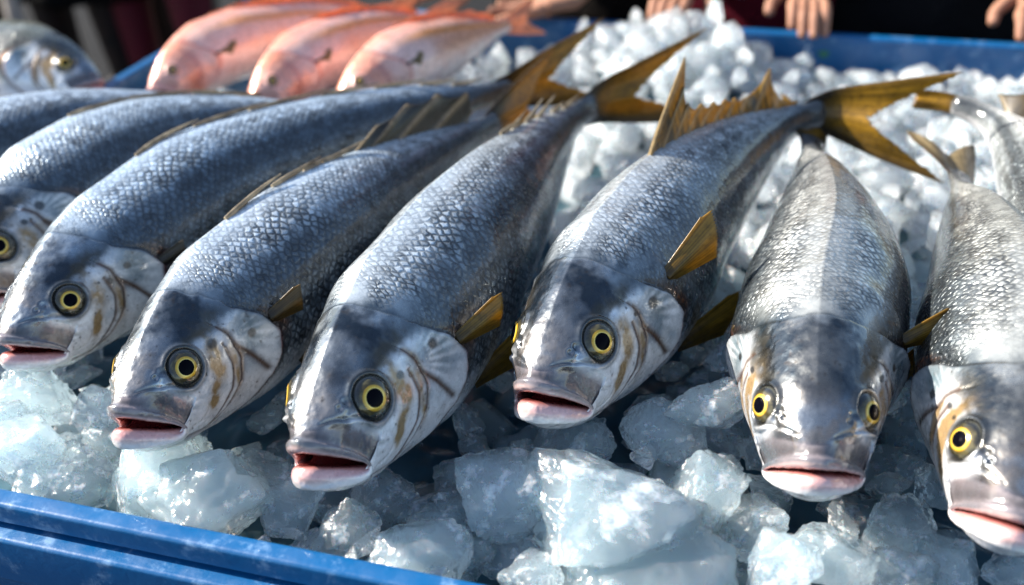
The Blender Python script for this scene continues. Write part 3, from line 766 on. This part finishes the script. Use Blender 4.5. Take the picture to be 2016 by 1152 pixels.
f0, f1 = px(0, 958, 0), px(890, 1134, 0)
b0, b1 = px(1040, 38, 0), px(2016, 92, 0)
fd = (f1 - f0)[:2]; fd /= np.linalg.norm(fd); bd = (b1 - b0)[:2]; bd /= np.linalg.norm(bd)
ax_ = fd + bd; ax_ /= np.linalg.norm(ax_)
le = px(450, 40, 0) - px(190, 180, 0); ld = le[:2] / np.linalg.norm(le[:2])
def isect(p, d, q, e):
    A = np.array([d, -e]).T; t = np.linalg.solve(A, (q - p)); return p + d * t[0]
pF = f0[:2]; pB = b0[:2]; pL = px(320, 108, 0)[:2]
ld2 = np.array([-ax_[1], ax_[0]]) * .5 + ld * .5; ld2 /= np.linalg.norm(ld2)
c_fl = isect(pF, fd, pL, ld2); c_bl = isect(pB, bd, pL, ld2)
c_fr = c_fl + fd * 1.75; c_br = isect(c_fr, np.array([-ax_[1], ax_[0]]), pB, bd)
CORN = [np.array([*c, ZR]) for c in (c_fl, c_fr, c_br, c_bl)]
def arcp(cx, cz, r, a0, a1, n=5): return [(cx + r * math.cos(D2(a)), cz + r * math.sin(D2(a))) for a in np.linspace(a0, a1, n)]
Z = ZR
PROF = [(.004, Z - .30), (0, Z - .02)] + arcp(.004, Z - .004, .004, 180, 90) + arcp(.015, Z - .004, .004, 90, 0) + [(.0195, Z - .020), (.012, Z - .024), (.012, Z - .027)] + \
       arcp(.029, Z - .031, .004, 90, 0) + [(.034, Z - .075)] + arcp(.030, Z - .076, .004, 0, -90) + [(.016, Z - .082), (.008, Z - .32)]
tub = tag(empty('fish_tub', (*(np.mean([c[:2] for c in CORN], axis=0)), ZR - .32)), 'blue plastic tub with a stepped worn rim holding the ice and fish', 'tub')
rings = sweep_frame(CORN, PROF)
o = sweep_obj('wall', rings - np.array(tub.location), M['tub'], tub, cut=60)
bm = o.modifiers.new('edge', 'EDGE_SPLIT'); bm.split_angle = D2(40)
for p in o.data.polygons: p.use_smooth = True
bot = np.array([[*r[0][:2], ZR - .30] for r in rings]) - np.array(tub.location)
new_obj('bottom', mesh_np('bottom', np.concatenate([bot, bot - [0, 0, .02]]), np.array([[0, 1, 2, 3], [7, 6, 5, 4]]), M['tub'], smooth=False), tub)

def wall_mark(name, data_pts, faces, col, x, y):
    """thin mark on the inner face of the back wall"""
    c = px(x, y, -.03); n_ = np.array([bd[1], -bd[0]]); 
    p0 = np.array([*(pB + bd * ((c[:2] - pB) @ bd)), c[2]]) + np.array([*n_, 0]) * .0015
    V = np.array([p0 + np.array([*bd, 0]) * a + np.array([0, 0, 1]) * b + np.array([*n_, 0]) * h for a, b, h in data_pts]) - np.array(tub.location)
    return new_obj(name, mesh_np(name, V, faces, simple(name + '_paint', col, .5), smooth=False), tub)
def ribbon(path, wd):
    V = []; F = []
    for i, (a, b) in enumerate(path):
        p = np.array(path[max(i - 1, 0)]); q_ = np.array(path[min(i + 1, len(path) - 1)]); t = (q_ - p) / np.linalg.norm(q_ - p); m_ = np.array([-t[1], t[0]]) * wd
        V += [(a + m_[0], b + m_[1], .0006), (a - m_[0], b - m_[1], .0006)]
        if i: F.append([2 * i - 2, 2 * i - 1, 2 * i + 1, 2 * i])
    return V, np.array(F)
six = [(.004, .013), (-.001, .011), (-.0045, .005), (-.005, -.001)] + [(-.005 * math.cos(a), -.003 - .0050 * math.sin(a)) for a in np.linspace(0, 5.6, 14)]
wall_mark('number_mark', *ribbon(six, .0014), (.45, .55, .65), 1590, 106)
leaf = [(.008 * math.cos(a) * (1 + .3 * math.sin(3 * a)), .006 * math.sin(a), .0006) for a in np.linspace(0, 2 * math.pi, 14, endpoint=False)]
wall_mark('green_mark', leaf, np.array([list(range(14))]), (.03, .16, .08), 1622, 104)

# ------------------------------------------------------------------ ice
def ico_unit(sub):
    import bmesh
    b = bmesh.new(); bmesh.ops.create_icosphere(b, subdivisions=sub, radius=1.0)
    V = np.array([v.co[:] for v in b.verts]); F = np.array([[v.index for v in f.verts] for f in b.faces]); b.free(); return V, F
ICO5 = ico_unit(6); ICO4 = ico_unit(5)
def ice_mesh(seed, hero=False, flat=.75, mat='ice'):
    r = np.random.default_rng(1000 + seed)
    V, F = ICO5 if hero else ICO4
    nf = int(r.integers(9, 15)) if mat == 'ice' else int(r.integers(7, 10))
    nd = r.normal(size=(nf, 3)); nd /= np.linalg.norm(nd, axis=1, keepdims=True)
    dk = r.uniform(.62, 1.0, nf)
    dots = V @ nd.T; rad = np.where(dots > .05, dk / np.maximum(dots, .05), 9.)
    k = 48.0
    R = -np.log(np.exp(-k * np.minimum(rad, 3)).sum(1) + math.exp(-k * 1.35)) / k
    wp = r.normal(size=(46, 3)); wp /= np.linalg.norm(wp, axis=1, keepdims=True); wa = r.uniform(0, 1, 46) ** 2 * .32
    Vw = V + .10 * np.stack([fbm(V * 3 + seed, 2), fbm(V * 3 + seed + 5, 2), fbm(V * 3 + seed + 9, 2)], 1)
    dd = Vw @ wp.T; bi = dd.argmax(1); ang = np.arccos(np.clip(dd.max(1), -1, 1))
    R = R * (1 + wa[bi] * (np.minimum(ang, .5) - .34))
    P = V * R[:, None]
    sc = fbm(P * 2.3 + seed * 1.7, 3); sc2 = fbm(P * 6 + seed, 3)
    ridge = 1 - np.abs(fbm(P * 3.4 + 11 + seed, 3)) * 2
    P = P * (1 + .13 * sc + .022 * sc2 + .05 * np.maximum(ridge - .35, 0))[:, None]
    P[:, 2] *= flat
    if mat != 'ice': P *= np.array([1.15, r.uniform(.6, .9), r.uniform(.8, 1.3)])
    me = mesh_np('ice_chunk', P, F, M[mat]); return me

PROTO = [ice_mesh(i) for i in range(16)]; PROTO_W = [ice_mesh(40 + i, mat='ice_white') for i in range(14)]
ICEN = 0
def ice(loc, size, rot, label, mesh, group='chunks of ice around the fish'):
    o = new_obj('ice_chunk', mesh); o.location = loc; o.scale = size if hasattr(size, '__len__') else (size,) * 3; o.rotation_euler = rot
    tag(o, label, 'ice', group); return o

def in_quad(p):
    q = [c[:2] for c in CORN]
    return min(((q[(i + 1) % 4] - q[i])[0] * (p - q[i])[1] - (q[(i + 1) % 4] - q[i])[1] * (p - q[i])[0]) / np.linalg.norm(q[(i + 1) % 4] - q[i]) for i in range(4))
HERO = [  # pixel centre, half width px, height above the rim, label
 (1185, 1005, 150, -.004, 'biggest ice chunk, pale and frosted, in front of the middle fish at the bottom'),
 (1290, 1110, 165, -.04, 'large blue ice block under the biggest frosted chunk'),
 (970, 960, 92, -.012, 'tall ice chunk with a bright slanted facet right of the gaping middle fish'),
 (830, 1085, 92, -.02, 'pale ice wedge above the front rim left of the biggest chunk'),
 (672, 1055, 68, -.04, 'dark clear ice lump just above the front rim'),
 (560, 1005, 70, -.03, 'rounded ice lump below left of the gaping middle fish'),
 (270, 965, 95, -.012, 'frosted ice chunk resting against the front rim below the fourth fish'),
 (400, 990, 125, -.02, 'wide cloudy ice slab under the chin of the fourth fish'),
 (115, 958, 72, -.02, 'pyramid shaped ice chunk touching the front rim on the left'),
 (55, 885, 95, -.004, 'long upright ice chunk at the left edge of the picture'),
 (15, 820, 42, .0, 'small round ice lump at the left edge above the long chunk'),
 (182, 800, 52, -.01, 'small grey ice lump under the chin of the third fish'),
 (205, 868, 52, -.03, 'clear ice lump beside the lower lip of the fourth fish'),
 (1382, 805, 72, .015, 'pointed ice chunk between the amber side fin and the front facing fish'),
 (1392, 950, 80, -.008, 'pale ice chunk left of the front facing fish chin'),
 (1300, 868, 68, -.015, 'ice lump under the chin of the amber finned fish'),
 (1270, 905, 24, .0, 'tiny ice bead on top of the biggest chunk edge'),
 (1545, 1105, 84, .0, 'bright frosted ice chunk at the bottom under the front facing fish'),
 (1655, 1115, 80, -.03, 'bluish ice chunk right of the bright frosted one at the bottom'),
 (1755, 1045, 66, -.045, 'shaded ice lump between the chins of the two right fish'),
 (1040, 1135, 56, -.03, 'blue ice chunk at the bottom edge left of the large blue block'),
 (1480, 1035, 66, -.035, 'blue shaded ice chunk left of the bright frosted one'),
 (1860, 1115, 74, -.05, 'dark blue ice chunk at the bottom under the right edge fish'),
 (1990, 1130, 50, -.045, 'dark ice chunk in the bottom right corner'),
 (930, 1090, 50, -.045, 'shadowed ice piece tucked behind the pale wedge'),
 (750, 985, 60, -.05, 'shadowed ice piece under the chin of the middle fish'),
 (1120, 890, 70, -.04, 'shadowed ice block behind the biggest chunk'),
 (330, 905, 60, -.035, 'clear ice piece behind the frosted chunk on the front rim'),
 (90, 790, 75, -.02, 'smooth ice slab under the chin of the third fish'),
 (500, 930, 60, -.045, 'dark ice piece under the throat of the fourth fish'),
 (1430, 700, 40, -.01, 'small ice lump beside the lower amber side fin'),
]
hr = np.random.default_rng(3)
taken = []
for i, (x, y, hw, dz, lab) in enumerate(HERO):
    c = px(x, y, dz); dist = (c - CAM) @ FWD; s = hw * dist / FPX * 1.0
    me = ice_mesh(100 + i, True, .85)
    gap = in_quad(c[:2]); nf_ = np.array([-fd[1], fd[0]])
    if gap < s * 1.12: c[:2] += nf_ * (s * 1.12 - gap); c[2] -= .008
    if i == 0: s *= 1.15
    sz, rt = (s, s * hr.uniform(.85, 1.05), s * hr.uniform(.8, .95)), tuple(hr.uniform(-1, 1, 3) * np.array([.5, .5, 3.1]))
    if i == 0: sz, rt = (s * 1.05, s * .92, s * .60), (.15, -.10, 2.4)
    ice(c, sz, rt, lab, me)
    taken.append((c, s))

def heap(p):
    """top level of the ice, relative to the rim"""
    db = (pB - p) @ np.array([-bd[1], bd[0]])          # distance to the back wall
    x, y = proj([p[0], p[1], ZR])
    h = -.035
    if y < 420 and x > 850:
        h = -.05 + .075 * float(sstep(.42, .06, db)) * (float(sstep(1060, 1260, x)) - 1.0 * float(sstep(1400, 1580, x)))
    return h
def fish_clear(p):
    b = 9
    for W, wd, sp in FISH:
        d = np.linalg.norm(W[:, :2] - p, axis=1) - wd; b = min(b, d.min())
    return b
FW = np.concatenate([f[0] for f in FISH]); FR = np.concatenate([f[1] for f in FISH])
def hidden(p):
    d = CAM - p; t = np.linspace(0, .3 / max(d[2], .1), 24)[:, None]; q_ = p + d * np.minimum(t, .9)
    dist = np.linalg.norm(q_[:, None, :] - FW[None], axis=2) - FR[None] * .8
    return dist.min() < 0
pr = random.Random(5); pts = []
lo = np.min([c[:2] for c in CORN], axis=0); hi = np.max([c[:2] for c in CORN], axis=0)
for k in range(16000):
    p = np.array([pr.uniform(lo[0], hi[0]), pr.uniform(lo[1], hi[1])])
    if in_quad(p) < .03: continue
    x, y = proj([*p, ZR - .03])
    if not (-60 < x < 2420 and -30 < y < 1240): continue
    far = y < 450
    sp = .045 if far else .048
    if any((p - q[0][:2]) @ (p - q[0][:2]) < (q[1] * .75 + .012) ** 2 for q in taken): continue
    if any((p - q) @ (p - q) < sp * sp for q in pts): continue
    if fish_clear(p) < -.012 or hidden(np.array([*p, ZR + heap(p) + .012])): continue
    pts.append(p)
    fc = fish_clear(p)
    r = pr.uniform(.026, .040) if far else pr.uniform(.026, .04)
    zz = ZR + heap(p) - r * .45 - (.03 if fc < r * .8 else 0)
    ice((p[0], p[1], zz), (r, r * pr.uniform(.8, 1.1), r * pr.uniform(.75, 1)), (pr.uniform(-.5, .5), pr.uniform(-.5, .5), pr.uniform(0, 6.28)),
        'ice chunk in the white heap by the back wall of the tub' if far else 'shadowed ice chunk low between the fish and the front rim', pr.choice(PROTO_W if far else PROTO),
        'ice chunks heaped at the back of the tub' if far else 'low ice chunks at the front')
nchip = 0; chips = []
for k in range(9000):
    p = np.array([pr.uniform(lo[0], hi[0]), pr.uniform(lo[1], hi[1])])
    if in_quad(p) < .02 or nchip >= 110: continue
    x, y = proj([*p, ZR - .04])
    if not (-20 < x < 2036 and 560 < y < 1160) or fish_clear(p) < -.03: continue
    r = pr.uniform(.012, .021)
    if any((p - q) @ (p - q) < (r + .011) ** 2 for q in chips): continue
    if any((p - q[0][:2]) @ (p - q[0][:2]) < (q[1] * .8 + r * .3) ** 2 for q in taken) or any((p - q) @ (p - q) < (.020 + r * .3) ** 2 for q in pts) or hidden(np.array([*p, ZR - .03])): continue
    chips.append(p); nchip += 1
    o = ice((p[0], p[1], ZR - .062 + pr.uniform(0, .018)), (r * 1.25, r, r * .9), (pr.uniform(-1, 1), pr.uniform(-1, 1), pr.uniform(0, 6.28)), 'small ice chip in the gaps between the bigger chunks at the front', pr.choice(PROTO), 'ice chips between the chunks at the front')
    o.name = 'ice_chip'
for k in range(6000):
    p = np.array([pr.uniform(lo[0], hi[0]), pr.uniform(lo[1], hi[1])])
    if in_quad(p) < .025 or nchip >= 230: continue
    x, y = proj([*p, ZR - .02])
    if not (850 < x < 2036 and 20 < y < 470) or fish_clear(p) < .0: continue
    r = pr.uniform(.011, .019)
    if any((p - q) @ (p - q) < (r + .012) ** 2 for q in chips) or hidden(np.array([*p, ZR + heap(p) + .01])): continue
    near = min((np.linalg.norm(p - q) for q in pts), default=1)
    chips.append(p); nchip += 1
    o = ice((p[0], p[1], ZR + heap(p) + (.014 if near < .016 else -.001) + pr.uniform(-.004, .004)), (r * 1.2, r, r * .9), (pr.uniform(-1, 1), pr.uniform(-1, 1), pr.uniform(0, 6.28)), 'small white ice chip lying on the heap at the back of the tub', pr.choice(PROTO_W), 'ice chips on the heap at the back')
    o.name = 'ice_chip'
print('ice fill', len(pts), nchip)
# crushed ice under everything
nb_ = 160; u = np.linspace(.004, .996, nb_)
U, Vv = np.meshgrid(u, u, indexing='ij'); q = [c[:2] for c in CORN]
XY = (1 - U)[..., None] * (1 - Vv)[..., None] * q[0] + U[..., None] * (1 - Vv)[..., None] * q[1] + U[..., None] * Vv[..., None] * q[2] + (1 - U)[..., None] * Vv[..., None] * q[3]
ZZ = ZR - .085 + .02 * fbm(np.stack([XY[..., 0] * 25, XY[..., 1] * 25, 0 * U], -1), 3)
hh = np.array([[heap(XY[i, j]) + .035 for j in range(nb_)] for i in range(nb_)])
bedV = np.concatenate([XY, (ZZ + hh)[..., None]], -1)
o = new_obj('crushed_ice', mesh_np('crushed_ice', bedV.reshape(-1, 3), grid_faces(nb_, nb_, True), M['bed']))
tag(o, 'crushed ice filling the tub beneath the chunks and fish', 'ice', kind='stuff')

# ------------------------------------------------------------------ ground
def ground_mat():
    t = NT('asphalt'); obj = t.n('ShaderNodeTexCoord').outputs['Object']
    c = t.mixc(t.noise(3, obj, 5), C4(.008, .008, .009), C4(.022, .021, .02))
    return t.done(t.bsdf(Base_Color=c, Roughness=.8, Specular_IOR_Level=.1, Normal=t.bump(t.noise(80, obj, 4), .4, .01)))
g = 250
o = new_obj('ground', mesh_np('ground', np.array([[-g, -g, 0], [g, -g, 0], [g, g, 0], [-g, g, 0]], float), np.array([[0, 1, 2, 3]]), ground_mat()))
tag(o, kind='structure')

# ------------------------------------------------------------------ the crate beyond the left rim
nl_ = np.array([-ld2[1], ld2[0]])
cc = px(-120, 150, -.02)[:2]; e0 = ld2; e1 = np.array([ld2[1], -ld2[0]])
base = pL + nl_ * .08; a_c = (px(205, 150, .03)[:2] - base) @ e0; q0 = base + e0 * (a_c + .07); q1 = base + e0 * (a_c - .32)
KC = [np.array([*(q1 + nl_ * .55), 0]), np.array([*q1, 0]), np.array([*q0, 0]), np.array([*(q0 + nl_ * .55), 0])]
zt_ = ZR - .03
KP = [(-.02, zt_ - .20), (-.02, zt_ - .025), (.0, zt_), (.016, zt_), (.02, zt_ - .004), (.016, zt_ - .22), (-.02, zt_ - .22)]
kr = tag(empty('fish_crate', (*np.mean([k[:2] for k in KC], axis=0), zt_ - .22)), 'grey crate beside the tub holding the olive silver fish', 'crate')
KR = sweep_frame(KC, KP); grey = simple('grey_plastic', (.12, .12, .13), .5)
sweep_obj('wall', KR - np.array(kr.location), grey, kr, closed_prof=True, cut=4)
bt = np.array([[*k[:2], zt_ - .03] for k in KC]) - np.array(kr.location)
new_obj('bottom', mesh_np('bottom', np.concatenate([bt, bt - [0, 0, .03]]), np.array([[0, 1, 2, 3], [7, 6, 5, 4], [0, 4, 5, 1], [1, 5, 6, 2], [2, 6, 7, 3], [3, 7, 4, 0]]), grey, smooth=False), kr)

def table(name, label, corners, ztop):
    c = np.array([k[:2] for k in corners]); ctr = c.mean(0); c = ctr + (c - ctr) * 1.0
    r = tag(empty(name, (*ctr, 0)), label, 'table'); wd_ = simple(name + '_wood', (.045, .03, .02), .7)
    lo_ = np.array([[*k, ztop - .04] for k in c]) - np.array(r.location); hi_ = lo_ + [0, 0, .04]
    BF = np.array([[3, 2, 1, 0], [4, 5, 6, 7], [0, 1, 5, 4], [1, 2, 6, 5], [2, 3, 7, 6], [3, 0, 4, 7]])
    new_obj('table_top', mesh_np('table_top', np.concatenate([lo_, hi_]), BF, wd_, smooth=False), r)
    for k in c:
        k2 = ctr + (k - ctr) * .92 - ctr; s_ = .025
        b_ = np.array([[k2[0] - s_, k2[1] - s_, 0], [k2[0] + s_, k2[1] - s_, 0], [k2[0] + s_, k2[1] + s_, 0], [k2[0] - s_, k2[1] + s_, 0]])
        new_obj('leg', mesh_np('leg', np.concatenate([b_, b_ + [0, 0, ztop - .04]]), BF, wd_, smooth=False), r)
table('stall_table', 'dark wooden stall table carrying the blue tub', CORN, ZR - .325)
table('side_table', 'dark wooden table carrying the grey crate on the left', KC, zt_ - .222)

# ------------------------------------------------------------------ people behind the tub
def person(label, at, face, hands, shirt, legs_c, apron=None, lean=.0, hair=(.02, .015, .01), sleeve=True, hgt=1.72):
    """standing figure: skin-modifier body with five-fingered hands; hands = list of (side, wrist, knuckle direction, fingertip z)"""
    at = np.array([at[0], at[1], 0.]); f = np.array([face[0], face[1], 0.]); f /= np.linalg.norm(f); lf = np.array([-f[1], f[0], 0.]); up = np.array([0, 0, 1.])
    k = hgt / 1.72; V = []; E = []; Rr = []; reg = []
    def add(p, r, par, rg):
        V.append(np.array(p)); Rr.append(r); reg.append(rg)
        if par is not None: E.append((par, len(V) - 1))
        return len(V) - 1
    P0 = lambda a, b, c: at + f * a + lf * b * k + up * c * k
    pel = add(P0(0, 0, .95), (.15, .12), None, 1)
    wst = add(P0(.02 + lean * .3, 0, 1.10), (.145, .115), pel, 0)
    che = add(P0(.02 + lean * .8, 0, 1.30), (.165, .12), wst, 0)
    nk = add(P0(lean, 0, 1.46), (.06, .06), che, 0)
    n2 = add(P0(.02 + lean * 1.1, 0, 1.53), (.055, .055), nk, 2)
    h1 = add(P0(.04 + lean * 1.15, 0, 1.60), (.075, .09), n2, 2); add(P0(.03 + lean * 1.15, 0, 1.69), (.07, .085), h1, 2)
    for sd in (1, -1):
        hp = add(P0(0, .10 * sd, .88), (.10, .10), pel, 1); kn = add(P0(.02, .11 * sd, .48), (.065, .065), hp, 1)
        an = add(P0(-.01, .115 * sd, .09), (.045, .045), kn, 1); add(P0(.14, .12 * sd, .035), (.035, .03), an, 3)
    arms = {h[0]: h for h in hands}
    for sd in (1, -1):
        sh = P0(lean * .9, .19 * sd, 1.39); shi = add(sh, (.062, .062), che, 0)
        if sd in arms:
            _, wr, d, tipz = arms[sd]; wr = np.array(wr, float); d = np.array(d, float); d /= np.linalg.norm(d)
        else:
            wr = P0(.05, .26 * sd, .84); d = np.array([0, 0, -1.]); tipz = None
        el = (sh + wr) / 2; ln = np.linalg.norm(wr - sh); off = math.sqrt(max(.0, (.29 * k) ** 2 - (ln / 2) ** 2))
        el = el + (lf * sd * .8 - f * .5 - up * .2) / np.linalg.norm([.8, .5, .2]) * off
        ei = add(el, (.045, .045), shi, 0 if sleeve else 2); fm = add(el * .45 + wr * .55, (.037, .037), ei, 2)
        wi = add(wr, (.026, .020), fm, 2)
        sdv = np.cross(d, up); 
        if np.linalg.norm(sdv) < .1: sdv = f.copy()
        sdv /= np.linalg.norm(sdv); nrm = np.cross(sdv, d); nrm = nrm if nrm[2] >= 0 else -nrm
        pm_ = add(wr + d * .05, (.034, .016), wi, 2)
        for q_, (o_, ln_) in enumerate(((-.027, .078), (-.009, .088), (.009, .083), (.026, .066))):
            b_ = wr + d * .088 + sdv * o_ * .95
            i0_ = add(b_, (.0105, .0105), pm_, 2)
            if tipz is None: m1 = b_ + d * ln_ * .5 + f * .01; m2 = b_ + d * ln_ * .9 + f * .02
            else:
                m1 = b_ + d * ln_ * .42 + up * .004; zz = tipz + .006 * (q_ % 2)
                m2 = m1 + d * ln_ * .22; m2[2] = zz; v_ = m2 - m1; m2 = m1 + v_ / np.linalg.norm(v_) * ln_ * .5
            i1_ = add(m1, (.0095, .0095), i0_, 2); add(m2, (.0075, .0075), i1_, 2)
        th_sd = -1 if (sdv @ lf) * sd > 0 else 1
        t0_ = add(wr + d * .030 + sdv * th_sd * .034 - nrm * .006, (.013, .013), wi, 2); t1_ = add(wr + d * .062 + sdv * th_sd * .058 - nrm * .014, (.011, .011), t0_, 2)
        add(wr + d * .088 + sdv * th_sd * .060 - nrm * .022, (.009, .009), t1_, 2)
    me = bpy.data.meshes.new('body'); me.from_pydata([tuple(v - at) for v in V], E, [])
    ob = new_obj('tmp', me); ob.modifiers.new('s', 'SKIN'); ob.modifiers['s'].use_smooth_shade = True
    for i, sv in enumerate(me.skin_vertices[0].data): sv.radius = Rr[i]; sv.use_root = (i == 0)
    ss = ob.modifiers.new('u', 'SUBSURF'); ss.levels = 2; ss.render_levels = 2
    dg = bpy.context.evaluated_depsgraph_get(); ev = ob.evaluated_get(dg)
    m2 = bpy.data.meshes.new_from_object(ev); bpy.data.objects.remove(ob)
    m2.name = 'body'
    co = np.empty(len(m2.vertices) * 3, np.float32); m2.vertices.foreach_get('co', co); co = co.reshape(-1, 3)
    S = np.array(V) - at; RG = np.array(reg); mids = [S]; mr = [RG]
    for a_, b_ in E:
        for t_ in (.25, .5, .75): mids.append((S[a_] * (1 - t_) + S[b_] * t_)[None]); mr.append(np.array([RG[b_] if t_ > .3 else RG[a_]]))
    S = np.concatenate(mids); RG = np.concatenate(mr)
    idx = np.array([np.argmin(((S - c_) ** 2).sum(1)) for c_ in co])
    pal_ = np.array([shirt, legs_c, (.36, .18, .115), (.02, .02, .02)]); cl = pal_[RG[idx]]
    a_ = m2.attributes.new('Col', 'FLOAT_COLOR', 'POINT'); a_.data.foreach_set('color', np.concatenate([cl, np.ones((len(cl), 1))], 1).astype(np.float32).ravel())
    m2.materials.clear(); m2.materials.append(M['person'])
    root = tag(empty('person', at), label, 'person', 'people standing behind the tub')
    new_obj('body', m2, root)
    hc = P0(.02 + lean * 1.15, 0, 1.665) - at; Vh, Fh = ico_unit(3); Vh = Vh[:, :] * np.array([.082, .092, .088]); 
    ang = math.atan2(f[1], f[0]); ca, sa = math.cos(ang), math.sin(ang); Vh[:, 0] -= .018 * (Vh[:, 2] < .02); Vh[:, 0] = np.minimum(Vh[:, 0], .055 + .0 * Vh[:, 2])
    Vh = np.stack([Vh[:, 0] * ca - Vh[:, 1] * sa, Vh[:, 0] * sa + Vh[:, 1] * ca, Vh[:, 2]], 1) + hc
    new_obj('hair', mesh_np('hair', Vh, Fh, simple('hair_dark', hair, .6)), root)
    if apron is not None:
        zs = np.linspace(1.28, .52, 24); an_ = np.linspace(-1, 1, 25); AA, ZZ_ = np.meshgrid(an_, zs)
        half = np.interp(ZZ_, [.52, .95, 1.1, 1.28], [.27, .235, .20, .12]); dep = .17 + lean * np.interp(ZZ_, [.5, .95, 1.3], [0, .05, .8]) - .16 * AA ** 2 + .012 * np.sin(AA * 9) * np.interp(ZZ_, [.5, 1], [1, .2])
        G_ = f * dep[..., None] + lf * (AA * half)[..., None] + up * (ZZ_ * k)[..., None]
        Va, Fa = fin_sheet(G_, .003)
        ap = new_obj('apron', mesh_np('apron', Va, Fa, cloth('apron_cloth', apron)), root)
        return root, ap, f, lf, at
    return root, None, f, lf, at
def person_mat():
    t = NT('skin_and_cloth'); c = t.n('ShaderNodeAttribute', attribute_name='Col').outputs[0]; obj = t.n('ShaderNodeTexCoord').outputs['Object']
    c = t.mixc(t.mrange(t.noise(40, obj, 4), .3, .7, 0, .35), c, C4(.05, .02, .015))
    return t.done(t.bsdf(Base_Color=c, Roughness=.6, Specular_IOR_Level=.2, Normal=t.bump(t.noise(30, obj, 3), .3, .006)))
M['person'] = person_mat()
nb2 = np.array([-bd[1], bd[0]])                       # out of the tub, over the back rim
def rim_pt(x, y, out=0., dz=0.):
    c = px(x, y, 0); p = pB + bd * ((c[:2] - pB) @ bd) + nb2 * out; return np.array([*p, ZR + dz])
FC = -nb2
def hand(sd, x, out=.085, dz=.05, tip=ZR + .012, skew=0.):
    return (sd, rim_pt(x, 60, out + .032, dz + .008), np.array([*(FC + bd * skew), -.22]), tip)
def stand(x, out): p = rim_pt(x, 60, out); return p[:2]
_, apn, f_, lf_, at_ = person('person in a maroon apron resting both hands on the back rim', stand(1455, .30), FC, [hand(1, 1575, skew=.1), hand(-1, 1325, skew=-.1)], (.02, .02, .022), (.015, .015, .018), (.085, .006, .014))
bc = rim_pt(1452, 15, .118, .03) - at_
bd3 = np.array([*bd, 0])
tg = np.array([bc + bd3 * .022 * math.cos(a) + np.array([0, 0, 1]) * .009 * math.sin(a) + np.array([*FC, 0]) * h for h in (0, .014) for a in np.linspace(0, 2 * math.pi, 16, endpoint=False)])
new_obj('badge', mesh_np('badge', tg, [np.array([list(range(16)), list(range(31, 15, -1))]), np.array([[i, (i + 1) % 16, 16 + (i + 1) % 16, 16 + i] for i in range(16)])], simple('badge_pale', (.5, .42, .46), .6), smooth=False), apn)
person('person in black with a dark apron at the right of the back rim', stand(1830, .30), FC, [hand(1, 2030, .10, .045)], (.008, .008, .009), (.006, .006, .007), (.006, .006, .007))
person('person in dark brown clothes holding the tails of the pink fish', stand(1120, .34), FC, [(1, rim_pt(1130, 60, .03, .035), np.array([*(FC * .5 - bd * 1.0), -.15]), ZR + .02), (-1, rim_pt(905, 60, .07, .06), np.array([*(FC * .6 - bd * .9), -.25]), ZR + .03)], (.008, .006, .005), (.006, .006, .007), (.008, .006, .005))
nl2 = nl_
def left_stand(x, y, out): return px(x, y, 0)[:2] + nl2 * out
WP = lambda x, y: px(x, y, -.42)[:2]
person('person in maroon jacket and trousers standing behind the left corner of the tub', WP(330, 40), -e0, [], (.12, .008, .022), (.10, .007, .018))
person('person in grey beige trousers standing at the back left corner', WP(460, 10), -e0, [], (.02, .02, .02), (.20, .17, .13))
_, ap2, f2, l2, a2 = person('person in black with a long pale apron string beyond the grey crate', WP(170, 30), -e0, [], (.005, .005, .006), (.005, .005, .006), (.005, .005, .006))
zz = np.linspace(1.02, .30, 20); tt = np.linspace(-1, 1, 5); TT, Z2 = np.meshgrid(tt, zz)
G_ = f2 * (.20 + .05 * (Z2 < 2))[..., None] + l2 * (TT * .030 - .02 + .06 * (Z2 - .6))[..., None] + np.array([0, 0, 1.]) * Z2[..., None]
Va, Fa = fin_sheet(G_, .003); new_obj('apron_string', mesh_np('apron_string', Va, Fa, cloth('string_cloth', (.32, .29, .27))), ap2)
person('person in black clothes standing behind the olive fish', WP(-60, 20), -e0, [], (.006, .005, .005), (.005, .005, .006))
person('person in black trousers standing between the maroon jacket and the apron string', WP(255, -40), -e0, [], (.005, .005, .005), (.005, .005, .006))
